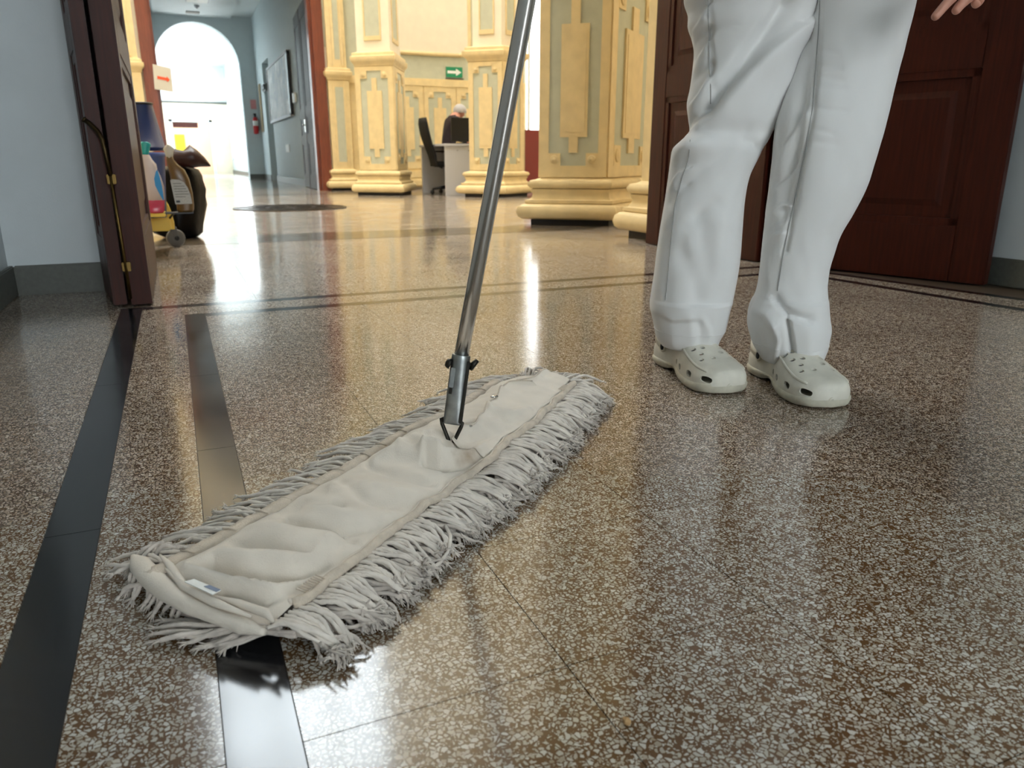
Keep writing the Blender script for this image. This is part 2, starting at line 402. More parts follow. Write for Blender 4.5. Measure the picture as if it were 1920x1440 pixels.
# round floor medallion in the middle of the rotunda
med = empty('floor_medallion', (1.19, 9.0, 0), 'round dark metal medallion set in the terrazzo floor of the rotunda', 'medallion')
bm = bmesh.new(); lathe(bm, [(.58, -.001), (.58, .003)], (1.19, 9.0, 0), 48); link('disc', bm, M_BRONZE, med)
for r0 in (.60, .44, .26):
    bm = bmesh.new(); lathe(bm, [(r0-.02, .002), (r0-.02, .008), (r0+.02, .008), (r0+.02, .0)], (1.19, 9.0, 0), 48, cap=False); link('ring', bm, M_BRONZE, med)
for k in range(16):
    a = math.pi*2*k/16; mt = Matrix.Translation((1.19, 9.0, 0)) @ Matrix.Rotation(a, 4, 'Z')
    box('spoke', (.1, -.012, .002), (.42, .012, .007), M_BRONZE, med, mtx=mt)

# ================================================================== HALL WALLS
HC = 5.2
struct(box('wall_left', (-.82, -8.3, 0), (-.62, 3.44, HC), M_WALL))
struct(box('wall_front_left', (-.82, 3.44, 0), (-.255, 4.05, HC), M_WALL))
struct(box('wall_front_right', (2.79, 3.44, 0), (3.35, 4.05, HC), M_WALL))
struct(box('wall_front_lintel', (-.255, 3.44, 4.85), (2.79, 4.05, HC), M_WALL))
struct(box('wall_right', (3.15, -8.3, 0), (3.35, 3.44, HC), M_WALL))
struct(box('ceiling', (-.82, -8.3, HC), (3.35, 4.05, HC+.15), M_WHITE))
struct(boxes('wall_back', [((-.82, -8.5, 0), (-.1, -8.3, HC)), ((2.6, -8.5, 0), (3.35, -8.3, HC)), ((-.1, -8.5, 0), (2.6, -8.3, .9)), ((-.1, -8.5, 4.2), (2.6, -8.3, HC))], M_WALL))
wb = struct(box('window_1_offscreen', (-.1, -8.46, .9), (2.6, -8.44, 4.2), M_DAY_B))
for x in (-.1, .8, 1.7, 2.57): box('window_frame', (x-.03, -8.44, .9), (x+.06, -8.36, 4.2), M_WHITE, wb)
for z in (.9, 2.5, 4.14): box('window_frame', (-.1, -8.44, z), (2.6, -8.37, z+.06), M_WHITE, wb)
struct(box('baseboard_left', (-.62, -8.3, 0), (-.60, 3.44, .115), M_BASEB, bev=.004))
struct(box('baseboard_front_left', (-.60, 3.42, 0), (-.255, 3.44, .115), M_BASEB, bev=.004))
struct(box('baseboard_right', (3.13, -8.3, 0), (3.15, 3.44, .115), M_BASEB, bev=.004))
struct(box('baseboard_front_right', (2.79, 3.42, 0), (3.13, 3.44, .115), M_BASEB, bev=.004))

# ------------------------------------------------------------------ panelled door leaves
def leaf(name, p0, p1, thick, side, hgt, m, panels, stile=.13, both=True, mould=M_WOOD):
    """upright leaf from p0 to p1 on plan; stiles, rails and recessed panels are parts"""
    p0, p1 = Vector(p0), Vector(p1); t = (p1-p0).normalized(); nn = Vector((t.y, -t.x))*side; Ln = (p1-p0).length
    mt = Matrix(((t.x, nn.x, 0, p0.x), (t.y, nn.y, 0, p0.y), (0, 0, 1, 0), (0, 0, 0, 1)))
    root = struct(empty(name, (*p0, 0)))
    h = thick
    bx = lambda nm, a, b, bev=.003: box(nm, a, b, m, root, bev, mt)
    bx('stile', (0, -h, .006), (stile, 0, hgt)); bx('stile', (Ln-stile, -h, .006), (Ln, 0, hgt))
    zs = [.006]+[z for pr in panels for z in pr]+[hgt]
    for za, zb in zip(zs[::2], zs[1::2]): bx('rail', (stile, -h, za), (Ln-stile, 0, zb))
    for za, zb in panels:
        pn = bx('panel', (stile, -h+.014, za), (Ln-stile, -.014, zb), 0)
        u0, u1 = stile, Ln-stile
        for (s0, s1) in ((0, -.03), (-h, -h+.03)):
            bm = bmesh.new()
            for ring_w, a, b in ((.028, .016, .004),):
                for (ua, ub, zc, zd) in ((u0, u1, za, za+.03), (u0, u1, zb-.03, zb), (u0, u0+.03, za, zb), (u1-.03, u1, za, zb)):
                    ys = (-.016, -.004) if s0 == 0 else (-h+.004, -h+.016)
                    add_box(bm, (ua, ys[0], zc), (ub, ys[1], zd), mt)
            link('moulding', bm, m, root)
        # raised centre of the panel
        f = .075
        if ub-ua > 0 and u1-u0 > 3*f:
            bm = bmesh.new()
            for yb, yt in ((-.015, -.006), (-h+.015, -h+.006)):
                r0 = [mt @ Vector(v) for v in ((u0+f, yb, za+f), (u1-f, yb, za+f), (u1-f, yb, zb-f), (u0+f, yb, zb-f))]
                g2 = f+.03
                r1 = [mt @ Vector(v) for v in ((u0+g2, yt, za+g2), (u1-g2, yt, za+g2), (u1-g2, yt, zb-g2), (u0+g2, yt, zb-g2))]
                loft(bm, [r0, r1])
            link('panel_field', bm, m, root)
    return root, mt
PN = [(.24, .86), (1.0, 3.05)]
d1, _ = leaf('door_1', (-.118, 3.0), (-.118, 4.12), .068, 1, 3.3, M_WOOD, PN, .14)
d2, m2 = leaf('door_2', (-.255, 3.40), (-.20, 3.02), .045, -1, 3.3, M_WOOD, PN, .1)
d3, _ = leaf('door_3', (2.70, 4.08), (2.72, 3.08), .05, 1, 3.3, M_WOOD, PN, .13)
d4, m4 = leaf('door_4', (2.735, 3.05), (3.055, 2.08), .05, 1, 3.3, M_WOOD, PN, .14)
# transom frame over the doorway
struct(boxes('trim_1', [((-.255, 3.6, 3.32), (2.79, 3.72, 3.46)), ((-.255, 3.6, 4.75), (2.79, 3.72, 4.85)), ((-.255, 3.6, 3.32), (-.16, 3.72, 4.85)), ((2.71, 3.6, 3.32), (2.79, 3.72, 4.85)), ((-.255, 4.0, 0), (-.19, 4.05, 4.85)), ((2.755, 4.06, 0), (2.79, 4.1, 4.85))], M_WOOD))
# espagnolette rod with its bent lever on the left folded leaf
rod = [PY(160, 226, 3.02), PY(168, 232, 3.01), PY(183, 246, 2.99), PY(192, 262, 2.98), PY(199, 292, 2.98), PY(207, 330, 2.975)]
rl = tube('bolt_lever', rod, [.009, .009, .008, .008, .008, .007], M_DKBRASS, d2)
tube('lever_knob', [PY(156, 223, 3.025), PY(158, 224.5, 3.022), PY(162, 227, 3.02)], [.006, .012, .009], M_DKBRASS, d2)
tube('bolt_rod', [PY(207, 330, 2.975), PY(226, 440, 2.975), PY(245, 560, 2.975)], .0055, M_BRASS, d2)
for px, py in ((208, 336), (236, 500)):
    c = PY(px, py, 2.98); box('rod_bracket', (c.x-.012, c.y-.008, c.z-.016), (c.x+.016, c.y+.02, c.z+.016), M_BRASS, d2, .002)
# brass lever handle on the right leaf
hp = m4 @ Vector((.955, 0, .98))
box('handle_plate', (.93, .0, 1.1), (.975, .006, 1.33), M_BRASS, d4, .003, m4)
tube('door_handle', [m4 @ Vector(v) for v in ((.952, .0, 1.135), (.952, .05, 1.13), (.948, .058, 1.125), (.94, .06, 1.118), (.93, .06, 1.11))], .014, M_BRASS, d4)

# ================================================================== ROTUNDA
BASE = [(.05, 0.0), (.05, .045)]
PROF = [(.06, .045), (.1, .05), (.125, .07), (.135, .105), (.125, .145), (.1, .165), (.075, .17), (.085, .178), (.085, .2), (.06, .205), (.045, .225), (.04, .25), (.05, .27), (.055, .285), (.035, .29), (.055, .295), (.07, .315), (.07, .335), (.055, .355), (.025, .362), (.01, .37), (0, .375)]
CORN = [(0, 1.86), (.015, 1.87), (.02, 1.9), (.05, 1.93), (.06, 1.96), (.06, 2.0), (.035, 2.01), (.035, 2.05), (.0, 2.06), (-.03, 2.07)]
def plaque(c, a, b, z0, z1, s0, s1):
    return [(c-a, z0), (c-b, z0), (c-b, s0), (c+b, s0), (c+b, z0), (c+a, z0), (c+a, z1), (c+b, z1), (c+b, s1), (c-b, s1), (c-b, z1), (c-a, z1)]
def face_panels(root, p0, p1, L0=None, L1=None, z0=.47, z1=1.8, rosette=True, green=M_SAGE):
    L = (Vector(p1)-Vector(p0)).length; mg = .13*L if L < 1 else .12
    u0, u1 = mg, L-mg; W = u1-u0; c = L/2
    prism_face('field', p0, p1, rect(u0, u1, z0, z1), -.01, .0015, green, root)
    # frame around the recessed field
    for nm, r in (('frame', rect(0, u0, .38, 1.86)), ('frame', rect(u1, L, .38, 1.86)), ('frame', rect(u0, u1, .38, z0)), ('frame', rect(u0, u1, z1, 1.86))):
        prism_face(nm, p0, p1, r, -.01, .014, M_CREAM, root)
    pl = prism_face('plaque', p0, p1, plaque(c, W*.27, W*.09, z0+.22, z1-.28, z0+.1, z1-.1), 0, .018, M_CREAM, root)
    prism_face('plaque_field', p0, p1, rect(c-W*.22, c+W*.22, z0+.26, z1-.32), .018, .022, M_CREAM2 if False else M_CREAM, root)
    q = min(.16, W*.24)
    for ua in (u0, u1-q):
        for zz in (z0, z1-q):
            prism_face('rosette_block', p0, p1, rect(ua, ua+q, zz, zz+q), 0, .016, M_CREAM, root)
            t = (Vector(p1)-Vector(p0)).normalized(); nn = Vector((t.y, -t.x)); cc = Vector(p0)+t*(ua+q/2)+nn*.016
            bm = bmesh.new()
            mtx = Matrix(((t.x, 0, nn.x, cc.x), (t.y, 0, nn.y, cc.y), (0, 1, 0, zz+q/2), (0, 0, 0, 1)))
            lathe(bm, [(q*.34, 0), (q*.34, .006), (q*.28, .012), (q*.2, .008), (q*.14, .014), (.004, .018)], n=14, mtx=mtx)
            link('rosette', bm, M_CREAM, root, True)
def column(poly, label, faces, height=7.2):
    poly = ccw(poly); sh = offset_poly(poly, -.05); c = sum(poly, Vector((0, 0)))/len(poly)
    root = empty('column', (c.x, c.y, 0), label, 'column', 'ornate rotunda columns')
    poly_profile('plinth', sh, BASE, M_PLINTH, root)
    b = poly_profile('base_moulding', sh, PROF, M_CREAM, root)
    poly_profile('pedestal', sh, [(0, .37), (0, 1.87)], M_CREAM, root)
    poly_profile('cornice', sh, CORN, M_CREAM, root)
    up = offset_poly(sh, -.035)
    poly_profile('shaft', up, [(0, 2.05), (0, height)], M_CREAM2, root)
    poly_profile('capital', up, [(0, height-.5), (.04, height-.45), (.05, height-.35), (.12, height-.2), (.2, height-.12), (.2, height)], M_CREAM, root)
    for i in faces:
        a, bq = sh[i], sh[(i+1) % len(sh)]; face_panels(root, a, bq)
        a, bq = up[i], up[(i+1) % len(up)]; L = (bq-a).length
        for nm, r, d, mm in (('shaft_field', rect(L*.28, L*.72, 2.28, height-.8), .002, M_SAGE), ('shaft_frame', rect(L*.24, L*.28, 2.25, height-.77), .014, M_CREAM), ('shaft_frame', rect(L*.72, L*.76, 2.25, height-.77), .014, M_CREAM), ('shaft_frame', rect(L*.24, L*.76, 2.22, 2.28), .02, M_CREAM)):
            prism_face(nm, a, bq, r, -.005, d, mm, root)
    return root
column([(2.69, 5.78), (3.2, 5.38), (4.11, 6.12), (3.6, 6.52)], 'ornate cream and sage column with chipped base beside the open mahogany door', [0, 1, 2, 3])
column([(2.63, 12.05), (3.18, 11.6), (3.63, 12.53), (3.08, 12.98)], 'ornate cream and sage column between the corridor door and the office chair', [0, 1, 2, 3])
column([(3.97, 10.86), (4.43, 10.46), (4.94, 10.75), (4.48, 11.15)], 'ornate cream and sage column in front of the grey desk, behind the mop pole', [0, 1, 2, 3])
# pilasters on the inner side of the hall doorway
def pilaster(name, poly, faces, h=7.2):
    poly = ccw(poly); c = sum(poly, Vector((0, 0)))/len(poly)
    root = struct(empty(name, (c.x, c.y, 0)))
    poly_profile('plinth', poly, BASE, M_PLINTH, root); poly_profile('base_moulding', poly, PROF, M_CREAM, root)
    poly_profile('pedestal', poly, [(0, .37), (0, 1.87)], M_CREAM, root); poly_profile('cornice', poly, CORN, M_CREAM, root)
    up = offset_poly(poly, -.02); poly_profile('shaft', up, [(0, 2.05), (0, h)], M_CREAM, root)
    for i in faces:
        a, b = poly[i], poly[(i+1) % 4]; L = (b-a).length
        prism_face('field', a, b, rect(L*.3, L*.7, .5, 1.75), -.01, .002, M_SAGE, root)
        for r in (rect(L*.2, L*.3, .45, 1.8), rect(L*.7, L*.8, .45, 1.8)): prism_face('frame', a, b, r, -.01, .015, M_CREAM, root)
        prism_face('shaft_field', up[i], up[(i+1) % 4], rect(L*.35, L*.6, 2.2, h-.5), -.01, .002, M_SAGE, root)
        for r in (rect(L*.22, L*.33, 2.1, h-.4), rect(L*.64, L*.75, 2.1, h-.4)): prism_face('shaft_frame', up[i], up[(i+1) % 4], r, -.01, .02, M_CREAM, root)
    return root
pilaster('trim_2', [(2.92, 4.1), (3.5, 4.1), (3.5, 4.5), (2.92, 4.5)], [])
pilaster('trim_3', [(-.95, 4.1), (-.36, 4.1), (-.36, 4.5), (-.95, 4.5)], [])
YF = 14.2
pilaster('trim_4', [(2.66, YF-.12), (3.02, YF-.12), (3.02, YF+.05), (2.66, YF+.05)], [0])
pilaster('trim_5', [(-.75, YF-.12), (-.27, YF-.12), (-.27, YF+.05), (-.75, YF+.05)], [0])
pilaster('trim_6', [(-1.9, YF-.12), (-1.2, YF-.12), (-1.2, YF+.05), (-1.9, YF+.05)], [0])
# rotunda walls; the far one carries the corridor arch and the clerestory window
RC, RR, RS = 1.215, 1.335, 4.2     # arch over the corridor mouth
def arch_wall(name, x0, x1, y0, y1, z1, cx, r, zs, m, holes=()):
    bm = bmesh.new()
    add_box(bm, (x0, y0, 0), (cx-r, y1, zs)); add_box(bm, (cx+r, y0, 0), (x1, y1, zs))
    n = 24; top = zs+r+.4
    for k in range(n):
        a0, a1 = math.pi*k/n, math.pi*(k+1)/n
        P = []
        for y in (y0, y1):
            P += [(cx+r*math.cos(a0), y, zs+r*math.sin(a0)), (cx+r*math.cos(a0), y, top), (cx+r*math.cos(a1), y, top), (cx+r*math.cos(a1), y, zs+r*math.sin(a1))]
        v = [bm.verts.new(p) for p in P]
        for f in ((0, 1, 2, 3), (7, 6, 5, 4), (0, 3, 7, 4), (1, 5, 6, 2)): bm.faces.new([v[i] for i in f])
    add_box(bm, (x0, y0, zs), (cx-r, y1, top)); add_box(bm, (cx+r, y0, zs), (x1, y1, top))
    if not holes and z1 > top: add_box(bm, (x0, y0, top), (x1, y1, z1))
    for h in holes:
        hx0, hx1, hz0, hz1 = h
        add_box(bm, (x0, y0, top), (x1, y1, hz0)); add_box(bm, (x0, y0, hz0), (hx0, y1, hz1)); add_box(bm, (hx1, y0, hz0), (x1, y1, hz1)); add_box(bm, (x0, y0, hz1), (x1, y1, z1))
    return struct(link(name, bm, m))
ZT = 14.2
arch_wall('wall_rotunda_far', -5, 9, YF, YF+.4, ZT, RC, RR, RS, M_CREAM2, [(-.45, 3.1, 8.8, 13.4)])
struct(boxes('wall_rotunda_near', [((-5, 4.05, 0), (-.82, 4.1, ZT)), ((3.35, 4.05, 0), (9, 4.1, ZT)), ((-.82, 4.05, 4.85), (3.35, 4.1, ZT)), ((-.82, 4.05, 0), (-.255, 4.1, 4.85)), ((2.79, 4.05, 0), (3.35, 4.1, 4.85))], M_CREAM2))
struct(boxes('wall_rotunda_left', [((-5.2, 4.05, 0), (-5, 14.6, ZT))], M_CREAM2))
struct(boxes('wall_rotunda_right', [((9, 4.05, 0), (9.2, 14.6, ZT))], M_CREAM2))
struct(boxes('ceiling_rotunda', [((-5.2, 4.05, ZT), (-2.5, 14.6, ZT+.2)), ((5.1, 4.05, ZT), (9.2, 14.6, ZT+.2)), ((-2.5, 4.05, ZT), (5.1, 5.4, ZT+.2)), ((-2.5, 12.8, ZT), (5.1, 14.6, ZT+.2))], M_CREAM2))
sky_l = struct(box('window_3_offscreen', (-2.5, 5.4, ZT+.2), (5.1, 12.8, ZT+.22), M_DAY_S))
for k in range(7): box('glazing_bar', (-2.5+7.6*k/6-.04, 5.4, ZT+.1), (-2.5+7.6*k/6+.04, 12.8, ZT+.2), M_WHITE, sky_l)
for k in range(7): box('glazing_bar', (-2.5, 5.4+7.4*k/6-.04, ZT+.1), (5.1, 5.4+7.4*k/6+.04, ZT+.2), M_WHITE, sky_l)
def clerestory(name, a, b, axis):
    wn = struct(box(name, a, b, M_DAY_N))
    lo, hi = (a[0], b[0]) if axis == 0 else (a[1], b[1]); nrm = 1-axis
    base = min(a[nrm], b[nrm]); s = .1 if name in ('window_3', 'window_4') else -.1
    for k in range(4):
        u = lerp(lo, hi, k/3)
        q0, q1 = [0, 0, 8.8], [0, 0, 13.4]; q0[axis], q1[axis] = u-.05, u+.05; q0[nrm], q1[nrm] = a[nrm], a[nrm]+s
        box('window_frame', q0, q1, M_WHITE, wn)
    for z in (8.8, 10.3, 11.8, 13.3):
        q0, q1 = [0, 0, z], [0, 0, z+.1]; q0[axis], q1[axis] = lo, hi; q0[nrm], q1[nrm] = a[nrm], a[nrm]+s
        box('window_frame', q0, q1, M_WHITE, wn)
clerestory('window_2_offscreen', (-.45, YF+.15, 8.8), (3.1, YF+.2, 13.4), 0)
# dado of the far wall
struct(box('trim_7', (3.02, YF-.06, 1.82), (6.45, YF, 1.96), M_CREAM, bev=.015))
struct(box('trim_8', (3.02, YF-.035, .34), (6.45, YF, 1.82), M_CREAM))
struct(box('trim_9', (3.02, YF-.12, .05), (6.45, YF, .2), M_CREAM, bev=.03))
struct(box('trim_10', (3.02, YF-.09, .2), (6.45, YF, .34), M_CREAM, bev=.02))
dd = struct(empty('trim_11', (4, YF-.035, .4)))
for a in (3.15, 3.78, 4.41, 5.04, 5.67): face_panels(dd, (a, YF-.035), (a+.6, YF-.035), z0=.5, z1=1.74)
struct(box('trim_12', (3.02, YF-.012, 1.96), (6.45, YF, 2.4), M_SAGE))
struct(box('trim_13', (2.55, YF-.01, 2.4), (6.45, YF, 7), M_SAGE))
# round-cornered cream wall field above the dado
bm = bmesh.new(); pts = []
for cx, cz, a0 in ((5.1, 2.6, -90), (5.1, 6.5, 0), (3.7, 6.5, 90), (3.7, 2.6, 180)):
    for k in range(7):
        a = math.radians(a0+15*k); pts.append((cx+.22*math.cos(a), cz+.22*math.sin(a)))
A = [bm.verts.new((x, YF-.012, z)) for x, z in pts]; B = [bm.verts.new((x, YF-.03, z)) for x, z in pts]
bm.faces.new(A); bm.faces.new(B[::-1])
for i in range(len(A)): bm.faces.new((A[i-1], A[i], B[i], B[i-1]))
nf = struct(link('trim_14', bm, M_CREAM2))
bm = bmesh.new(); add_tube(bm, [(x, YF-.03, z) for x, z in pts]+[(pts[0][0], YF-.03, pts[0][1])], .035, 8); link('moulding', bm, M_CREAM, nf, True)
# daylight window with red timber below it, between the two columns
wn = struct(box('window_6', (6.5, YF-.03, 1.1), (7.9, YF-.01, 3.8), M_DAY_W))
for x in (6.5, 7.2, 7.86): box('window_frame', (x, YF-.06, 1.1), (x+.05, YF-.03, 3.8), M_WHITE, wn)
struct(box('trim_15', (6.45, YF-.08, 0), (7.95, YF-.02, 1.1), M_REDW))
# exit arrow sign
es = empty('exit_sign', PY(851, 136, YF-.02), 'green exit sign with a white right-pointing arrow on the far wall', 'sign')
e0, e1 = PY(836, 125, YF-.02), PY(867, 146, YF-.02)
box('board', (e0.x, YF-.03, e1.z), (e1.x, YF-.012, e0.z), M_GREEN, es)
ew, eh, zc = e1.x-e0.x, e0.z-e1.z, (e0.z+e1.z)/2
prism_face('arrow', (e0.x, YF-.03), (e1.x, YF-.03), [(ew*.08, zc-eh*.13), (ew*.6, zc-eh*.13), (ew*.6, zc-eh*.34), (ew*.93, zc), (ew*.6, zc+eh*.34), (ew*.6, zc+eh*.13), (ew*.08, zc+eh*.13)], 0, .004, M_SIGNW, es)
box('ledge', (e0.x-.01, YF-.05, e1.z-.03), (e1.x+.02, YF-.012, e1.z-.015), M_BASEB, es)

# ================================================================== CORRIDOR BEYOND
CL, CR = -.3, 2.62
CH = 4.52
struct(boxes('wall_corridor_right', [((CR, YF+.4, 0), (CR+.4, 21.9, CH)), ((CR, 23.3, 0), (CR+.4, 38.4, CH)), ((CR, 21.9, 3.1), (CR+.4, 23.3, CH))], M_CORR))
struct(box('wall_corridor_left', (CL-.2, YF+.4, 0), (CL, 38.4, CH), M_CORR))
struct(box('ceiling_corridor', (CL-.2, YF+.4, CH), (CR+.2, 38.4, CH+.15), M_WHITE))
struct(box('trim_16', (.0, 15.2, CH-.07), (2.05, 25, CH), M_WHITE))
arch_wall('wall_corridor_arch', CL, CR, 25, 25.5, CH, 1.04, 1.14, 3.17, M_CORR)
struct(box('wall_corridor_end', (CL-.2, 38.2, 0), (CR+.2, 38.4, CH), M_WHITE))
wr = struct(box('window_8', (CR-.03, 27.0, .7), (CR-.01, 36.5, 3.9), M_DAY_F))
for k in range(8):
    y = 27+9.5*k/7; box('window_frame', (CR-.08, y-.1, .6), (CR-.03, y+.1, 3.95), M_CORR, wr)
for z in (.62, 2.2, 3.85): box('window_frame', (CR-.07, 27, z), (CR-.03, 36.5, z+.1), M_CORR, wr)
struct(boxes('baseboard_corridor', [((CR-.02, YF+.4, 0), (CR, 21.9, .14)), ((CR-.02, 23.3, 0), (CR, 25, .14)), ((CR-.02, 25.5, 0), (CR, 38.2, .14)), ((2.18, 24.98, 0), (CR-.02, 25, .14))], M_BASEB))
# end wall: cornice, door niche, notice
struct(box('trim_17', (CL, 38.1, 2.98), (CR, 38.2, 3.06), M_BASEB))
struct(box('trim_18', (CL, 38.16, 0), (CR, 38.2, 2.98), M_CREAM2))
ed = struct(box('door_5', (.26, 38.11, 0), (1.78, 38.15, 2.15), M_PEACH)); box('door_panel', (.34, 38.09, .1), (1.5, 38.11, 1.7), M_PEACH, ed); box('transom', (.28, 38.08, 1.96), (1.3, 38.11, 2.18), M_WOOD, ed)
struct(boxes('trim_19', [((.14, 38.06, 0), (.26, 38.16, 2.3)), ((1.78, 38.06, 0), (1.9, 38.16, 2.3)), ((.14, 38.06, 2.2), (1.9, 38.16, 2.3))], M_CORR))
tag(box('notice', (.3, 38.05, .92), (.7, 38.08, 1.66), M_YELP), 'plain yellow notice on the peach door at the corridor end', 'notice')
# jambs of the corridor mouth
struct(boxes('trim_20', [((2.46, YF-.06, 0), (2.64, YF+.42, RS)), ((2.42, YF+.1, 0), (2.47, YF+.3, RS))], M_WOOD2))
struct(boxes('trim_21', [((-.24, YF-.06, 0), (-.06, YF+.42, RS)), ((-.07, YF+.1, 0), (-.02, YF+.3, RS))], M_WOOD2))
fl = struct(box('trim_22', (-.12, YF+.1, 4.12), (2.55, YF+.25, 4.26), M_WOOD2))
bm = bmesh.new(); n = 20
v = [bm.verts.new((RC+1.33*math.cos(math.pi*k/n), YF+.2, RS+1.33*math.sin(math.pi*k/n))) for k in range(n+1)]; bm.faces.new(v)
ret = bmesh.ops.extrude_face_region(bm, geom=bm.faces[:]); bmesh.ops.translate(bm, verts=[e for e in ret['geom'] if isinstance(e, bmesh.types.BMVert)], vec=(0, .02, 0))
fan = struct(link('window_9', bm, M_GLASSG))
for k in range(1, 6):
    a = math.pi*k/6; tube('glazing_bar', [(RC, YF+.19, RS), (RC+1.3*math.cos(a), YF+.19, RS+1.3*math.sin(a))], .02, M_WOOD2, fan, 6)
leaf('door_6', (2.44, 14.62), (2.50, 15.75), .05, -1, 3.25, M_WOODG, [(.24, .86), (1.0, 1.35), (1.5, 3.05)], .12)
leaf('door_7', (2.50, 15.8), (2.57, 16.9), .045, -1, 3.25, M_WOODG, [(.24, .86), (1.0, 1.35), (1.5, 3.05)], .12)
dh = empty('door_lever', (2.40, 15.2, 1.15), 'small chrome lever handle on the dark corridor door', 'handle')
tube('lever', [(2.46, 15.6, 1.18), (2.41, 15.6, 1.18), (2.40, 15.45, 1.18)], .012, M_STEEL, dh); box('plate', (2.452, 15.56, 1.05), (2.463, 15.64, 1.28), M_STEEL, dh)
# corridor recess, picture, extinguisher and small fittings
struct(box('trim_23', (CR+.34, 21.9, 0), (CR+.4, 23.3, 3.1), M_CORR))
pc = empty('framed_picture', (CR-.02, 20, 1.5), 'large abstract grey picture in a black frame on the corridor wall', 'picture')
pz = [PX(500, 132, CR-.03), PX(541, 97, CR-.03)]
box('canvas', (CR-.06, 18.2, 1.53), (CR-.035, 21.8, 2.78), M_ART, pc)
box('picture_frame', (CR-.075, 18.02, 1.5), (CR-.005, 18.2, 2.8), M_FRAME, pc)
for a, b in (((18.02, 1.47), (21.9, 1.53)), ((18.02, 2.77), (21.9, 2.82)), ((21.8, 1.5), (21.9, 2.8))):
    box('picture_frame', (CR-.075, a[0], a[1]), (CR-.005, b[0], b[1]), M_GREYPL, pc)
fe = empty('fire_extinguisher', (2.36, 24.9, 1.2), 'red fire extinguisher hung on the corridor arch wall', 'extinguisher')
c = PY(479, 232, 24.88)
bm = bmesh.new(); lathe(bm, [(.02, -.3), (.07, -.28), (.075, -.2), (.075, .1), (.05, .17), (.025, .19)], (c.x, c.y-.03, c.z), 16); link('cylinder', bm, M_RED, fe, True)
bm = bmesh.new(); lathe(bm, [(.022, .18), (.022, .24), (.04, .25), (.04, .29)], (c.x, c.y-.03, c.z), 12); link('valve', bm, M_BLKPL, fe, True)
bm = bmesh.new(); lathe(bm, [(.077, -.06), (.077, .08)], (c.x, c.y-.03, c.z), 16, cap=False); link('label_band', bm, M_SIGNW, fe, True)
tube('hose', [(c.x+.02, c.y-.05, c.z+.24), (c.x+.1, c.y-.05, c.z+.1), (c.x+.09, c.y-.05, c.z-.2)], .01, M_BLKPL, fe)
box('bracket', (c.x-.03, c.y+.03, c.z-.1), (c.x+.03, c.y+.12, c.z+.1), M_BLKPL, fe)
tag(box('extinguisher_sign', (c.x-.08, 24.97, c.z+.42), (c.x+.08, 24.995, c.z+.68), mat('pale_red', (220, 150, 150), .5)), 'small pale red sign above the fire extinguisher', 'sign')
tag(box('wall_frame', (CR-.03, 24.1, 1.35), (CR-.005, 24.5, 2.65), mat('gilt', (150, 124, 70), .4)), 'narrow gilt frame on the corridor wall beside the arch', 'frame')
el = empty('emergency_light', (CR-.05, 22.0, 2.4), 'small black emergency light with two lamps beside the picture', 'lamp')
box('body', (CR-.12, 21.92, 2.3), (CR-.04, 22.6, 2.48), M_BASEB, el)
for y in (22.1, 22.4): box('lamp_head', (CR-.16, y-.07, 2.33), (CR-.12, y+.07, 2.46), M_BLKPL, el)
tag(box('wall_box', (CR-.05, 17.45, 1.72), (CR-.005, 17.8, 1.92), M_SIGNW, bev=.01), 'small white box on the corridor wall between picture and dark door', 'box')
tag(box('wall_outlet', (CR-.02, 19.1, .72), (CR-.005, 19.7, .9), M_SIGNW, bev=.005), 'white wall outlet under the framed picture', 'outlet')
lp = empty('ceiling_lamp', (1.05, 22.3, CH-.1), 'flat white rectangular lamp on the corridor ceiling', 'lamp')
box('housing', (.8, 21.9, CH-.14), (1.35, 22.5, CH-.07), M_GREYPL, lp); box('diffuser', (.83, 21.95, CH-.155), (1.32, 22.45, CH-.14), M_SIGNW, lp)
dt = empty('smoke_detector', (1.1, 23.2, CH-.1), 'small round smoke detector on the corridor ceiling', 'detector')
bm = bmesh.new(); lathe(bm, [(.06, -.07), (.06, -.1), (.04, -.13)], (1.1, 23.3, CH), 16); link('casing', bm, M_GREYPL, dt, True)
bm = bmesh.new(); lathe(bm, [(.02, -.13), (.015, -.145)], (1.1, 23.3, CH), 10); link('sensor', bm, M_BASEB, dt, True)
tag(box('ceiling_vent', (.85, 24.2, CH-.09), (1.2, 24.5, CH-.07), M_BASEB), 'slim grey vent strip on the corridor ceiling near the arch', 'vent')
# arrow sign on the left jamb
s0, s1 = PY(287, 121, YF-.07), PY(322, 172, YF-.07)
sg = empty('arrow_sign', ((s0.x+s1.x)/2, YF-.08, s1.z), 'beige sign with a red right-pointing arrow on the corridor door jamb', 'sign')
q = [PY(286, 120, YF-.08), PY(320, 128, YF-.08), PY(325, 173, YF-.08), PY(290, 167, YF-.08)]
bm = bmesh.new(); loft(bm, [[p for p in q], [p+Vector((0, .015, 0)) for p in q]]); link('board', bm, M_SIGNB, sg)
def su(u, v_): return q[0]*(1-u)*(1-v_)+q[1]*u*(1-v_)+q[2]*u*v_+q[3]*(1-u)*v_
ar = [(.2, .44), (.72, .44), (.72, .37), (.88, .5), (.72, .63), (.72, .56), (.2, .56)]
bm = bmesh.new(); loft(bm, [[su(*p)+Vector((0, -.005, 0)) for p in ar], [su(*p)+Vector((0, -.001, 0)) for p in ar]]); link('arrow', bm, M_ARROW, sg)
box('bracket', (s0.x, YF-.066, s0.z-.25), (s0.x+.05, YF-.055, s0.z-.15), M_STEEL, sg)

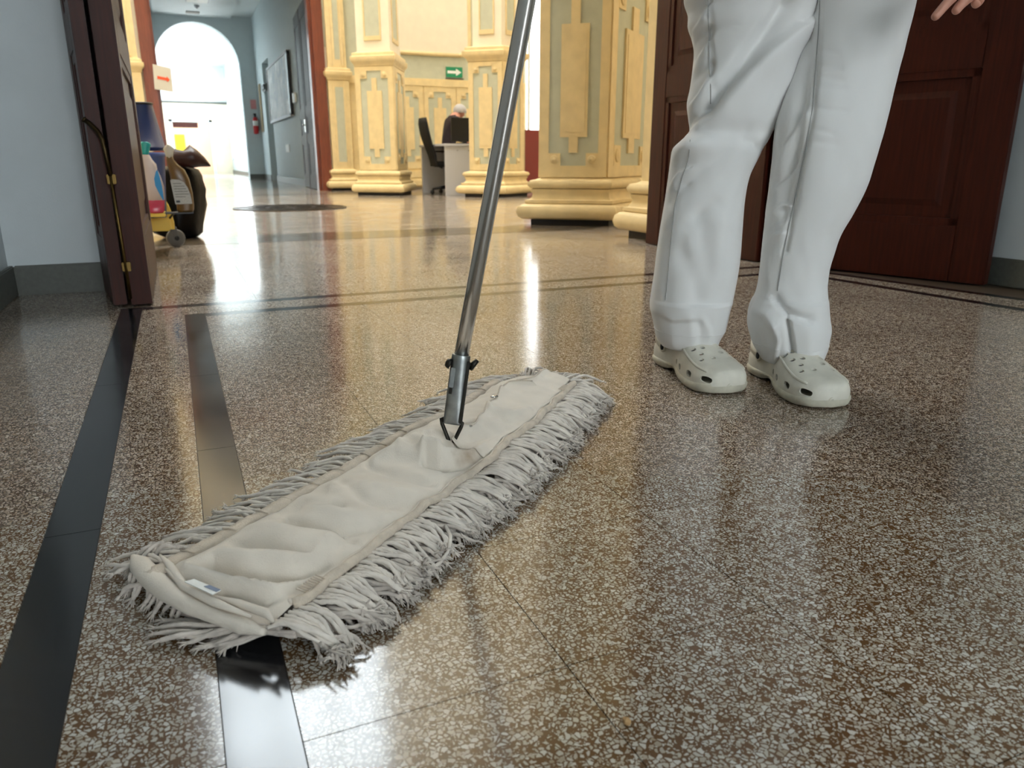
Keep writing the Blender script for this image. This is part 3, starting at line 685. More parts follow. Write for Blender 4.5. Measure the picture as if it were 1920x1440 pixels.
# ================================================================== DESK GROUP
dk = empty('desk', (4.1, 11.75, 0), 'light grey laminate desk between the columns', 'desk')
box('side_panel', (3.83, 11.32, 0), (4.55, 11.36, .73), M_GREYPL, dk, .003); box('desk_top', (3.81, 11.3, .73), (4.6, 12.6, .765), M_GREYPL, dk, .004); box('side_panel', (3.83, 12.52, 0), (4.55, 12.56, .73), M_GREYPL, dk, .003)
box('back_panel', (4.5, 11.36, .2), (4.53, 12.52, .73), M_GREYPL, dk)
for x in (4.02, 4.2): box('screw_cap', (x, 11.314, .66), (x+.012, 11.32, .672), M_BASEB, dk)
mo = empty('monitor', (4.15, 11.6, .765), 'black computer monitor standing on the grey desk', 'monitor')
box('screen', (4.0, 11.5, .8), (4.5, 11.53, 1.15), M_BLKPL, mo, .004); box('stand', (4.2, 11.53, .77), (4.26, 11.56, 1.0), M_BLKPL, mo); box('foot', (4.1, 11.48, .765), (4.36, 11.62, .78), M_BLKPL, mo)
oc = empty('office_chair', (3.72, 12.1, 0), 'black swivel office chair at the grey desk', 'chair')
def chp(px, py, Y=11.9): return PY(px, py, Y)
bk = [chp(*p) for p in ((791, 222), (797, 258), (806, 278))]
bm = bmesh.new()
rings = []
for i, (px, py, th) in enumerate(((792, 221, .02), (793, 232, .04), (797, 252, .045), (803, 272, .045), (810, 290, .05), (813, 305, .035), (814, 312, .015))):
    p = chp(px, py); rings.append([p+Vector((th*math.cos(a), .23*math.sin(a)*(0.85+.15*math.sin(i)), 0)) for a in [2*math.pi*k/16 for k in range(16)]])
loft(bm, rings); link('backrest', bm, M_BLKFAB, oc, True)
sp = chp(818, 300); SZ = .47
bm = bmesh.new(); lathe(bm, [(.2, -.05), (.25, -.03), (.255, .01), (.22, .04)], (sp.x+.2, 11.9, SZ), 20); link('seat', bm, M_BLKFAB, oc, True)
tube('back_bar', [(sp.x-.02, 11.9, .62), (sp.x-.01, 11.9, .46), (sp.x+.1, 11.9, .41)], .02, M_BLKPL, oc)
tube('armrest', [(sp.x+.05, 11.66, .42), (sp.x+.06, 11.64, .66), (sp.x+.3, 11.64, .66)], .016, M_BLKPL, oc)
tube('armrest', [(sp.x+.05, 12.14, .42), (sp.x+.06, 12.16, .66), (sp.x+.3, 12.16, .66)], .016, M_BLKPL, oc)
tube('gas_column', [(sp.x+.2, 11.9, .1), (sp.x+.2, 11.9, .44)], .028, M_BLKPL, oc)
for k in range(5):
    a = 2*math.pi*k/5+.5; c = Vector((sp.x+.2, 11.9, .12)); e = c+Vector((.27*math.cos(a), .27*math.sin(a), -.04))
    sf = tube('base_arm', [c, e], [.03, .016], M_BLKPL, oc, 8)
    bm = bmesh.new(); lathe(bm, [(.03, -.02), (.034, -.01), (.034, .01), (.03, .02)], n=12, mtx=Matrix.Translation((e.x, e.y, .035)) @ Matrix.Rotation(math.pi/2, 4, 'X')); link('caster', bm, M_BLKPL, oc, True)

# ------------------------------------------------------------------ skinned figures
def skin_body(name, nodes, edges, m, root=0, sub=2):
    me = bpy.data.meshes.new(name); me.from_pydata([n[0] for n in nodes], edges, []); me.update()
    o = bpy.data.objects.new(name, me); COL.objects.link(o)
    sk = o.modifiers.new('skin', 'SKIN'); sk.use_smooth_shade = True; sk.branch_smoothing = .6
    for i, n in enumerate(nodes):
        r = n[1]; me.skin_vertices[0].data[i].radius = (r, r) if not isinstance(r, tuple) else r
        me.skin_vertices[0].data[i].use_root = (i == root)
    sb = o.modifiers.new('sub', 'SUBSURF'); sb.levels = sub; sb.render_levels = sub
    bpy.context.view_layer.update(); bake(o); o.data.name = name
    o.data.materials.clear(); o.data.materials.append(m)
    o.data.polygons.foreach_set('use_smooth', [True]*len(o.data.polygons)); return o

# person at the desk
hx = PY(860, 210, 12.0)
pel = Vector((sp.x+.22, 12.0, .58)); hd = Vector((hx.x+.02, 12.0, hx.z-.02))
nodes = [(pel, .13), (lerp(pel, hd, .35)+Vector((-.03, 0, .06)), .16), (lerp(pel, hd, .72)+Vector((-.05, 0, .1)), .17), (lerp(pel, hd, .9)+Vector((-.01, 0, .06)), .07), (hd, .095), (hd+Vector((.05, 0, .05)), .08),
         (Vector((pel.x+.22, 11.86, .58)), .08), (Vector((pel.x+.42, 11.86, .56)), .065), (Vector((pel.x+.42, 11.86, .1)), .05), (Vector((pel.x+.22, 12.14, .58)), .08), (Vector((pel.x+.42, 12.14, .56)), .065), (Vector((pel.x+.42, 12.14, .1)), .05),
         (Vector((hd.x-.12, 11.76, hd.z-.15)), .075), (Vector((hd.x-.06, 11.7, .9)), .055), (Vector((hd.x+.15, 11.85, .83)), .04), (Vector((hd.x+.24, 11.88, .81)), .035),
         (Vector((hd.x-.12, 12.24, hd.z-.15)), .075), (Vector((hd.x-.06, 12.3, .9)), .055), (Vector((hd.x+.15, 12.2, .83)), .04), (Vector((hd.x+.24, 12.16, .81)), .035),
         (Vector((pel.x+.52, 11.86, .06)), .045), (Vector((pel.x+.52, 12.14, .06)), .045)]
edges = [(0, 1), (1, 2), (2, 3), (3, 4), (4, 5), (0, 6), (6, 7), (7, 8), (0, 9), (9, 10), (10, 11), (2, 12), (12, 13), (13, 14), (14, 15), (2, 16), (16, 17), (17, 18), (18, 19), (8, 20), (11, 21)]
p2 = skin_body('person', nodes, edges, M_JACKET, 0)
p2.data.materials.append(M_SKIN)
for f in p2.data.polygons:
    if (f.center-hd).length < .17 and f.center.z > hd.z-.1 or f.center.x > hd.x+.17 and f.center.z < .95 and f.center.z > .75: f.material_index = 1
tag(p2, 'person with grey hair and dark jacket bent over the grey desk', 'person')
bm = bmesh.new(); bmesh.ops.create_uvsphere(bm, u_segments=20, v_segments=12, radius=.108)
for vv in bm.verts: vv.co = vv.co*1.0+hd+Vector((.0, 0, .035))
bmesh.ops.delete(bm, geom=[f for f in bm.faces if f.calc_center_median().z < hd.z+.0], context='FACES'); link('hair', bm, M_HAIRG, p2, True)

# ================================================================== CLEANING CART by the left door
CYD = 4.75
def cp_(px, py, Y=CYD): return PY(px, py, Y)
tr = empty('mop_trolley', (-.05, 4.95, 0), 'yellow plastic mop trolley on grey castors behind the left door', 'trolley')
a, b = cp_(283, 428, 4.85), cp_(319, 408, 4.85)
box('chassis', (-.42, 4.72, .125), (b.x, 5.06, .19), M_YEL, tr, .012)
box('front_lip', (b.x-.12, 4.70, .13), (b.x, 4.73, .2), M_YEL, tr, .006)
curve = [(305, 372), (313, 385), (319, 400), (324, 418), (325, 428)]
bm = bmesh.new(); rings = []
for px, py in curve:
    p = cp_(px, py, 4.95); rings.append([p+Vector(v) for v in ((-.03, -.08, 0), (.008, -.08, 0), (.008, .08, 0), (-.03, .08, 0))])
loft(bm, rings); link('curved_guard', bm, M_YEL, tr)
wc = G(335, 463); wc = Vector((wc.x-.01, wc.y, 0))
for k, (x, y) in enumerate(((wc.x, wc.y), (-.3, wc.y-.3), (-.42, 4.78), (-.42, 5.0))):
    mt = Matrix.Translation((x, y, .054)) @ Matrix.Rotation(math.radians(90), 4, 'X') @ Matrix.Rotation(math.radians(20 if k < 2 else 0), 4, 'Y')
    bm = bmesh.new(); lathe(bm, [(.01, -.016), (.048, -.016), (.054, -.01), (.054, .01), (.048, .016), (.01, .016)], n=24, mtx=mt); cs = link('castor', bm, M_RUBBER, tr, True)
    box('castor_fork', (x-.03, y-.022, .05), (x+.012, y+.022, .125), M_RUBBER, cs, .006)
    bm = bmesh.new(); lathe(bm, [(.014, -.022), (.014, .022)], n=12, mtx=mt); link('hub', bm, M_BLKPL, cs)
zb1 = PY(288, 399, 4.55).z; zb2 = PY(348, 397, 4.58).z
box('bottle_tray', (-.26, 4.49, zb1-.02), (-.055, 4.74, zb1-.001), M_YEL, tr, .004)
box('bottle_tray', (-.06, 4.53, zb2-.008), (.085, 4.64, zb2-.001), M_BLKPL, tr, .002)
tube('tray_arm', [(.0, 4.64, zb2-.004), (-.02, 4.75, zb2-.02), (-.05, 4.8, .18)], .006, M_BLKPL, tr)
# light blue bucket standing in the trolley
lb = empty('blue_bucket', (-.2, 4.86, .19), 'light blue plastic bucket standing in the yellow trolley', 'bucket')
bt = cp_(310, 286, 4.86)
bm = bmesh.new(); lathe(bm, [(.12, 0), (.15, bt.z-.19-.02), (.158, bt.z-.19-.02), (.158, bt.z-.19), (.14, bt.z-.19), (.112, .01)], (bt.x-.155, 4.86, .19), 28); link('shell', bm, M_BLUE, lb, True)
# navy waste bin upside down on the bucket, tilted
nb = empty('waste_bin', (bt.x-.15, 4.86, bt.z), 'dark navy tapered bin turned upside down on the blue bucket', 'bin')
ax = (cp_(268, 195, 4.86)-cp_(282, 283, 4.86)); rb_, rt_ = .1, .066
mt = Matrix.Translation(cp_(281, 281, 4.86)+Vector((-.02, 0, 0))) @ Vector((0, 0, 1)).rotation_difference(ax.normalized()).to_matrix().to_4x4()
bm = bmesh.new(); hL = ax.length; lathe(bm, [(rb_+.006, 0), (rb_+.006, .012), (rb_, .014), (rt_+.004, hL-.02), (rt_, hL-.004), (rt_-.006, hL), (.01, hL)], n=28, mtx=mt, cap=True); link('shell', bm, M_NAVY, nb, True)
bm = bmesh.new(); lathe(bm, [(rt_+.002, hL-.012), (rt_+.007, hL-.01), (rt_+.007, hL-.002), (rt_, hL+.001)], n=28, mtx=mt, cap=False); link('rim', bm, M_BLKPL, nb, True)
bm = bmesh.new(); lathe(bm, [(rb_-.02, -.006), (rb_+.002, -.006), (rb_+.002, 0.002)], n=28, mtx=mt, cap=True); link('opening', bm, M_NAVY, nb)
def bottle(name, label, outline, Y, depth, m, trig, mt_trig, group='spray bottles'):
    """outline: left and right pixel columns from bottom to neck"""
    ctr = PY((outline[0][0]+outline[0][1])/2, outline[0][2], Y)
    root = empty(name, ctr, label, 'spray bottle', 'spray bottles on the trolley')
    bm = bmesh.new(); rings = []
    for xl, xr, y in outline:
        a, b = PY(xl, y, Y), PY(xr, y, Y); c = (a+b)/2; rx = (b-a).length/2; ry = min(rx, depth)
        rings.append([c+Vector((rx*math.copysign(abs(math.cos(t))**.6, math.cos(t)), ry*math.copysign(abs(math.sin(t))**.6, math.sin(t)), 0)) for t in [2*math.pi*k/24 for k in range(24)]])
    loft(bm, rings); link('body', bm, m, root, True)
    bm = bmesh.new()
    rr = []
    for xl, xr, y in trig:
        a, b = PY(xl, y, Y), PY(xr, y, Y); c = (a+b)/2; rx = (b-a).length/2
        rr.append([c+Vector((rx*math.cos(t), .018*math.sin(t), 0)) for t in [2*math.pi*k/16 for k in range(16)]])
    loft(bm, rr); link('trigger_head', bm, mt_trig, root, True)
    return root
Y1 = 4.55
b1 = bottle('spray_bottle', 'milky spray bottle with teal trigger, blue label and pink liquid', [(270, 306, 399), (268, 309, 396), (267, 309, 375)], Y1, .035, M_PINK, [(264, 279, 292), (263, 280, 284), (262, 281, 278), (261, 283, 272), (262, 281, 268), (266, 276, 266)], M_TEAL)
bm = bmesh.new(); rings = []
for xl, xr, y in [(266.5, 309.5, 375), (266, 308, 350), (265, 301, 330), (264, 295, 318), (263, 293, 308), (264, 286, 300), (264, 280, 290)]:
    a, b = PY(xl, y, Y1), PY(xr, y, Y1); c = (a+b)/2; rx = (b-a).length/2; ry = min(rx, .035)
    rings.append([c+Vector((rx*math.copysign(abs(math.cos(t))**.6, math.cos(t)), ry*math.copysign(abs(math.sin(t))**.6, math.sin(t)), 0)) for t in [2*math.pi*k/24 for k in range(24)]])
loft(bm, rings); link('upper_body', bm, M_MILKY, b1, True)
lbp = [(306, 376), (298, 362), (291, 348), (289, 335), (292, 322), (295, 318), (299, 330), (304, 350), (307.5, 374)]
bm = bmesh.new(); loft(bm, [[PY(x, y, Y1-.038) for x, y in lbp], [PY(x, y, Y1-.034) for x, y in lbp]]); link('blue_label', bm, M_CYAN, b1)
Y2 = 4.58
b2 = bottle('spray_bottle', 'brown spray bottle with white trigger and grey printed label', [(334, 362, 397), (332, 364, 393), (331, 364, 385), (325, 361, 360), (320, 355, 336), (316, 346, 318), (313, 333, 308), (312, 326, 300), (311, 324, 294)], Y2, .04, M_AMBER, [(311, 324, 296), (310, 325, 288), (308, 326, 284), (306, 327, 279), (310, 320, 273), (312, 316, 271)], M_SIGNB)
lbp = [(329, 383), (325, 365), (319, 338), (322, 336), (335, 337), (344, 341), (352, 352), (357, 364), (361, 382)]
bm = bmesh.new(); loft(bm, [[PY(x, y, Y2-.045) for x, y in lbp], [PY(x, y, Y2-.038) for x, y in lbp]]); link('paper_label', bm, M_LABEL, b2)
for k, (x0, x1, y) in enumerate(((324, 340, 344), (325, 346, 349), (326, 349, 354), (327, 352, 359), (328, 354, 364), (329, 348, 369))):
    a, b = PY(x0, y, Y2-.046), PY(x1, y, Y2-.046); box('label_line', (a.x, a.y-.0005, a.z-.002), (b.x, a.y+.002, a.z+.001), M_BASEB, b2)
a, b = PY(330, 376, Y2-.046), PY(338, 380, Y2-.046); box('barcode', (a.x, a.y-.0005, b.z), (b.x, a.y+.002, a.z), M_BLKPL, b2)
nz_ = bottle  # (keeps the helper name alive for readers)
# rubbish bag
rbg = empty('rubbish_bag', (-.02, 5.75, 0), 'black glossy rubbish bag with a twisted brown top behind the bottles', 'bag')
bm = bmesh.new(); rings = []
for i, (xl, xr, y) in enumerate([(310, 372, 444), (290, 380, 436), (270, 384, 415), (268, 386, 385), (275, 385, 355), (290, 380, 330), (300, 372, 318), (310, 356, 312)]):
    a, b = PY(xl, y, 5.75), PY(xr, y, 5.75); c = (a+b)/2; rx = (b-a).length/2
    if i == 0: a.z = c.z = .004
    ring = []
    for k in range(40):
        t = 2*math.pi*k/40; n_ = noise.noise(Vector((math.cos(t)*2.2, math.sin(t)*2.2, i*.9)))*.12+noise.noise(Vector((math.cos(t)*7, math.sin(t)*7, i*2.3)))*.07
        ring.append(Vector((c.x+rx*(1+n_*(i > 0))*math.cos(t), c.y+.2*(1+n_)*math.sin(t)*(.75 if i in (0, 7) else 1), c.z)))
    rings.append(ring)
loft(bm, rings); link('sack', bm, M_BAG, rbg, True)
bm = bmesh.new(); rings = []
for i, (x, y, r) in enumerate([(318, 298, .05), (330, 296, .06), (345, 297, .055), (358, 295, .075), (372, 297, .055), (384, 303, .034), (391, 308, .016), (395, 311, .005)]):
    c = PY(x, y, 5.6)
    rings.append([c+Vector((0, r*1.1*math.cos(t), r*.9*math.sin(t)*(1+.35*noise.noise(Vector((math.cos(t)*3, math.sin(t)*3, i*.8)))))) for t in [2*math.pi*k/24 for k in range(24)]])
loft(bm, rings); link('bag_top', bm, M_BAG2, rbg, True)

# ================================================================== DUST MOP
mop = empty('dust_mop', (.37, 1.10, 0), 'grey cotton fringed dust mop with steel pole on the terrazzo floor', 'mop')
UAX = Vector((.755, .656)).normalized(); VAX = Vector((-UAX.y, UAX.x)); MO = Vector((-.035, .825))
def mw(s, t, z): p = MO+UAX*s+VAX*t; return Vector((p.x, p.y, z))
def mst(p): d = Vector((p[0], p[1]))-MO; return d.dot(UAX), d.dot(VAX)
REAR = [(330, 1050), (378, 1026), (428, 998), (475, 973), (519, 948), (566, 923), (616, 895), (666, 867), (703, 845), (762, 806), (831, 776), (873, 753), (933, 713), (985, 697)]
FRONT = [(500, 1152), (560, 1121), (606, 1083), (641, 1064), (695, 1015), (750, 974), (826, 920), (912, 861), (950, 820), (1000, 787), (1062, 727), (1078, 708)]
ZC = .045
rear3 = [G(x, y, ZC) for x, y in REAR]; front3 = [G(x, y, ZC) for x, y in FRONT]
rk = sorted((mst(p)[0], mst(p)[1]) for p in rear3); fk = sorted((mst(p)[0], mst(p)[1]) for p in front3)
S0, S1 = -.01, max(rk[-1][0], fk[-1][0])
def t_rear(s): return interp(rk, s)[0]
def t_front(s): return interp(fk, s)[0]
FOLDS = [  # (pixel polyline, width px, height m)
    ([(345, 1062), (400, 1042), (470, 1050), (560, 1046), (620, 1030)], 13, .006), ([(400, 1068), (440, 1078), (486, 1088), (565, 1080), (610, 1062)], 11, -.010),
    ([(350, 1078), (430, 1100), (520, 1108), (590, 1085)], 10, .007), ([(420, 1122), (500, 1126), (556, 1108)], 9, -.006),
    ([(430, 1010), (520, 1030), (600, 1040), (660, 1012)], 12, -.005), ([(470, 985), (560, 1006), (650, 1018)], 14, .005),
    ([(520, 960), (570, 944), (640, 950)], 7, -.005), ([(560, 935), (640, 968), (735, 972)], 12, .005), ([(540, 975), (620, 990), (690, 994)], 8, -.005),
    ([(640, 905), (690, 935), (760, 952)], 9, -.004), ([(620, 912), (700, 915), (790, 930)], 10, .004), ([(690, 872), (745, 890), (815, 908)], 7, -.004),
    ([(700, 860), (740, 850), (800, 856), (822, 862)], 9, .008), ([(750, 838), (800, 822), (838, 826)], 12, .008), ([(798, 866), (840, 876), (880, 874), (894, 886)], 6, -.010),
    ([(795, 856), (835, 862), (880, 858), (905, 842)], 8, .009), ([(860, 800), (905, 790), (940, 800)], 8, .004), ([(880, 822), (930, 812), (970, 800)], 7, -.004),
    ([(920, 772), (960, 778), (990, 770)], 6, .005), ([(940, 790), (980, 794), (1000, 790)], 5, -.004), ([(735, 975), (745, 985)], 6, -.004), ([(640, 1000), (668, 1012), (682, 1030)], 6, -.005), ([(890, 868), (900, 880)], 4, -.005)]
def fold_h(p):
    x, y = proj(p); return 2.2*fold_sum(x, y, FOLDS)
def cloth_z(s, k):
    """height of the pocket cloth; k = 0 front seam .. 1 rear binding"""
    z = ZC-.006+.014*math.sin(math.pi*max(0, min(1, k)))**.7
    z += .0035*noise.noise(Vector((s*22, k*2.2, 3)))+.002*noise.noise(Vector((s*48, k*4, 9)))
    return z
NS, NT = 300, 60
vs, fs = [], []
for i in range(NS+1):
    s = lerp(S0, S1, i/NS)
    for j in range(NT+1):
        k = j/NT; t = lerp(t_front(s), t_rear(s), k); z = cloth_z(s, k)
        e = min(sstep(0, .04, s-S0), sstep(0, .05, S1-s)); z = lerp(ZC-.014, z, e)
        p = mw(s, t, z); edge = min(1, 4*k, 4*(1-k)); p.z += fold_h(p)*edge; vs.append(p)
for i in range(NS):
    for j in range(NT):
        a = i*(NT+1)+j; fs.append((a, a+NT+1, a+NT+2, a+1))
cl = link('pocket_cloth', pyd(vs, fs), M_COTTON, mop, True)
# a rust stain next to the swivel
nt = M_COTTON.node_tree; N = nt.nodes; L = nt.links; bs = N['Principled BSDF']; src = bs.inputs['Base Color'].links[0].from_socket
g = N.new('ShaderNodeNewGeometry'); sc_ = G(873, 856, .05)
dn = N.new('ShaderNodeVectorMath'); dn.operation = 'DISTANCE'; dn.inputs[1].default_value = sc_; L.new(g.outputs['Position'], dn.inputs[0])
nz = N.new('ShaderNodeTexNoise'); nz.inputs['Scale'].default_value = 60; L.new(g.outputs['Position'], nz.inputs['Vector'])
ad = N.new('ShaderNodeMath'); ad.operation = 'MULTIPLY_ADD'; ad.inputs[1].default_value = .03; L.new(nz.outputs['Fac'], ad.inputs[0]); L.new(dn.outputs['Value'], ad.inputs[2])
mr = N.new('ShaderNodeMapRange'); mr.inputs[1].default_value = .016; mr.inputs[2].default_value = .045; mr.inputs[3].default_value = .65; mr.inputs[4].default_value = 0; L.new(ad.outputs[0], mr.inputs[0])
mx = N.new('ShaderNodeMix'); mx.data_type = 'RGBA'; mx.inputs[7].default_value = (*s2l((150, 116, 72)), 1); L.new(mr.outputs[0], mx.inputs[0]); L.new(src, mx.inputs[6]); L.new(mx.outputs[2], bs.inputs['Base Color'])

# flap of the far pocket with its raised, wavy, frayed slit edge
SLIT = [(848, 836), (858, 822), (870, 810), (884, 806), (895, 798), (908, 778), (920, 757), (930, 750), (938, 738), (952, 722), (968, 718), (984, 722), (997, 722), (1004, 712), (1014, 703), (1024, 698)]
sl3 = [G(x, y, .055) for x, y in SLIT]; slk = sorted((mst(p)[0], mst(p)[1]) for p in sl3)
vs, fs = [], []; NA, NB = 150, 26
sa, sb_ = slk[0][0], min(slk[-1][0], S1-.005)
for i in range(NA+1):
    s = lerp(sa, sb_, i/NA); ts = catmull(slk, s)[0]; tf = t_front(s)+.006
    lift = (.006+.009*(.5+.5*math.sin(s*58+1))*sstep(sa, sa+.05, s))*(.75+.5*noise.noise(Vector((s*20, 5, 0))))
    for j in range(NB+1):
        u = j/NB; t = lerp(ts, tf, u)+.001*noise.noise(Vector((s*400, 1, 0)))*(j == 0)
        k = (t-t_front(s))/(t_rear(s)-t_front(s)); p = mw(s, t, 0); p.z = cloth_z(s, k)+.003; q_ = Vector(p); p.z += fold_h(q_)*min(1, 4*k)
        p.z += lift*math.exp(-(u/.16)**2)+.003*noise.noise(Vector((s*26, u*3, 8)))*(1-u)
        vs.append(p)
for i in range(NA):
    for j in range(NB):
        a = i*(NB+1)+j; fs.append((a, a+NB+1, a+NB+2, a+1))
fp = link('pocket_flap', pyd(vs, fs), M_COTTON, mop, True)
sd = fp.modifiers.new('thick', 'SOLIDIFY'); sd.thickness = .0018; sd.offset = 1; bake(fp)
bm = bmesh.new(); edge_pts = [vs[i*(NB+1)]+Vector((0, 0, .0008)) for i in range(NA+1)]
add_tube(bm, edge_pts, .0012, 6); link('slit_hem', bm, M_BIND, fp, True)
for s in (sa+.075, sa+.245):
    ts = catmull(slk, s)[0]; c = mw(s, ts+.001, cloth_z(s, .5)+.011)
    bm = bmesh.new(); bmesh.ops.create_uvsphere(bm, u_segments=10, v_segments=6, radius=.0055)
    for v in bm.verts: v.co = Vector((v.co.x*1.5, v.co.y, v.co.z*.5))+c
    link('snap_stud', bm, M_STEEL, fp, True)
# rear binding tape (flat folded strip) and front rolled seam
def strip(name, pts, wd, m, parent, th=.003, lift=.0):
    vs, fs = [], []
    P = [Vector(p) for p in pts]
    for i, p in enumerate(P):
        t = (P[min(i+1, len(P)-1)]-P[max(i-1, 0)]); t.z = 0; t.normalize(); n_ = Vector((-t.y, t.x, 0))
        for a, z in ((-wd/2, 0), (-wd*.42, th), (0, th*1.25), (wd*.42, th), (wd/2, 0)):
            vs.append(p+n_*a+Vector((0, 0, z+lift)))
    for i in range(len(P)-1):
        for j in range(4):
            a = i*5+j; fs.append((a, a+5, a+6, a+1))
    return link(name, pyd(vs, fs), m, parent, True)
def zr(s, k): return cloth_z(s, k)
NR = 220; bind = []
for i in range(NR+1):
    s = lerp(.0, S1-.09, i/NR); bind.append(mw(s, t_rear(s)+.004, ZC-.006+.0025*noise.noise(Vector((s*30, 2, 2)))+.0012*abs(math.sin(s*85+2*math.sin(s*31)))))
strip('binding_tape', bind, .021, M_BIND, mop, .005)
# creases across the tape
for i in range(14):
    s = .06+i*.058+RNG.uniform(-.012, .012)
    if s > S1-.12: break
    a, b = mw(s, t_rear(s)-.006, ZC+.0005), mw(s+RNG.uniform(-.004, .004), t_rear(s)+.0145, ZC+.0005)
    tube('tape_crease', [a, (a+b)/2+Vector((0, 0, .0015)), b], .0013, M_BIND, mop, 6)
seam = []
for i in range(NR+1):
    s = lerp(S0+.035, S1-.03, i/NR); seam.append(mw(s, t_front(s)-.003+.0022*math.sin(s*64+2*math.sin(s*23)), ZC-.004+.002*math.sin(s*70)))
bm = bmesh.new(); add_tube(bm, seam, [.0062+.0014*noise.noise(Vector((i*.23, 0, 0))) for i in range(NR+1)], 10); link('rolled_seam', bm, M_BIND, mop, True)
sm2 = [p+Vector((VAX.x*.006, VAX.y*.006, .001)) for p in seam]
bm = bmesh.new(); add_tube(bm, sm2, .0032, 8); link('rolled_seam', bm, M_COTTON, mop, True)
# stitched corner bar-tacks
for s, k in ((.045, 0), (S1-.1, 0)):
    bm = bmesh.new()
    for q in range(9):
        c = mw(s+q*.004, t_front(s)+.012, ZC+.002); add_tube(bm, [c, c+Vector((-VAX.x*.014, -VAX.y*.014, -.001))], .0009, 5)
    o = link('stitching', bm, M_BIND, mop); o['kind'] = 'stuff'
# left end: padded outer roll and two cords, care tag
roll = [G(x, y, .033) for x, y in ((250, 1044), (268, 1066), (290, 1090), (320, 1113), (360, 1138), (410, 1158), (450, 1172), (497, 1186))]
rk2 = []
for i in range(41):
    f = i/40*(len(roll)-1); a = int(min(f, len(roll)-2)); rk2.append((roll[a].lerp(roll[a+1], f-a)))
bm = bmesh.new(); add_tube(bm, rk2, [(.0105+.0025*math.sin(i*.16))*min(1, .35+i*.16, .3+(40-i)*.14) for i in range(41)], 14); link('end_roll', bm, M_COTTON, mop, True)
for ln in ([(300, 1040), (318, 1060), (335, 1085), (350, 1096)], [(400, 1118), (450, 1132), (500, 1150), (512, 1165)], [(310, 1066), (345, 1100), (400, 1128), (470, 1156)]):
    P = [G(x, y, .046) for x, y in ln]; tube('end_cord', P, [.0012, .0045, .005, .0015], M_COTTON, mop)
tg = [G(x, y, .055) for x, y in ((346, 1092), (364, 1087), (414, 1108), (398, 1116))]
bm = bmesh.new(); loft(bm, [[p for p in tg], [p+Vector((0, 0, .0012)) for p in tg]]); ct = link('care_tag', bm, M_SIGNW, mop)
tg2 = [tg[0].lerp(tg[1], .5).lerp(tg[3].lerp(tg[2], .5), .55), tg[1].lerp(tg[2], .6), tg[2], tg[3].lerp(tg[2], .5)]
bm = bmesh.new(); loft(bm, [[p+Vector((0, 0, .0013)) for p in tg2], [p+Vector((0, 0, .0018)) for p in tg2]]); link('tag_print', bm, mat('tag_blue', (120, 134, 160), .6), ct)
# mop underside pad
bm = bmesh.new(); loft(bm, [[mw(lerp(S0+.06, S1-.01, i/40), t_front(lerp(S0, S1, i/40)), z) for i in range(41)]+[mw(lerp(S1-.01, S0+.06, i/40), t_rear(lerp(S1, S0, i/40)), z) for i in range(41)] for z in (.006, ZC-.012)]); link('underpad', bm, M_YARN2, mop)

# yarn strands: twisted two-ply cords
def yarn(bm, path, r, seg=26, twist=900., fray=True, rng=RNG):
    """path: function 0..1 -> Vector"""
    rings = []; n = 8; pts = [path(i/seg) for i in range(seg+1)]; prev = None; acc = 0
    for i, p in enumerate(pts):
        t = (pts[min(i+1, seg)]-pts[max(i-1, 0)]).normalized()
        if prev is None: u = Vector((0, 0, 1))-t*t.z
        else: u = prev-t*prev.dot(t)
        if u.length < 1e-3: u = Vector((1, 0, 0))-t*t.x
        u.normalize(); prev = u; v = t.cross(u)
        if i: acc += (pts[i]-pts[i-1]).length
        rr = r*(1 if i < seg-1 else .7)
        ring = []
        for k in range(n):
            a = 2*math.pi*k/n; a2 = a+acc*twist; q = rr*(.72+.38*abs(math.cos(a2)))
            ring.append(bm.verts.new(p+(u*math.cos(a)+v*math.sin(a))*q))
        rings.append(ring)
    for a, b in zip(rings, rings[1:]):
        for k in range(n): bm.faces.new((a[k], a[(k+1) % n], b[(k+1) % n], b[k]))
    bm.faces.new(rings[0][::-1]); bm.faces.new(rings[-1])
    if fray:
        e = pts[-1]; d = (pts[-1]-pts[-3]).normalized()
        for q in range(5):
            dd = (d+Vector((rng.uniform(-.7, .7), rng.uniform(-.7, .7), rng.uniform(-.5, .5)))).normalized()
            add_tube(bm, [e-d*.002, e+dd*.005, e+dd*.010+Vector((0, 0, -.001))], [.0012, .0009, .0004], 4)
def make_path(p0, out, length, z0, z1, lat, bulge, curl, rng):
    """strand leaving p0 along out, drifting sideways by lat, dropping from z0 to z1"""
    side = Vector((-out.y, out.x, 0)); ph = rng.uniform(0, 6); am = rng.uniform(.0005, .0022)
    def f(t):
        d = length*t
        x = p0+out*(d-curl*length*.35*t*t*t)+side*(lat*t*t+am*math.sin(ph+t*7))
        z = z0+(z1-z0)*(t**1.25)+bulge*math.sin(math.pi*min(1, t*1.05))+.0015*math.sin(ph*2+t*9)
        return Vector((x.x, x.y, max(.004, z)))
    return f
rng = random.Random(21)
V3 = Vector((VAX.x, VAX.y, 0)); U3 = Vector((UAX.x, UAX.y, 0))
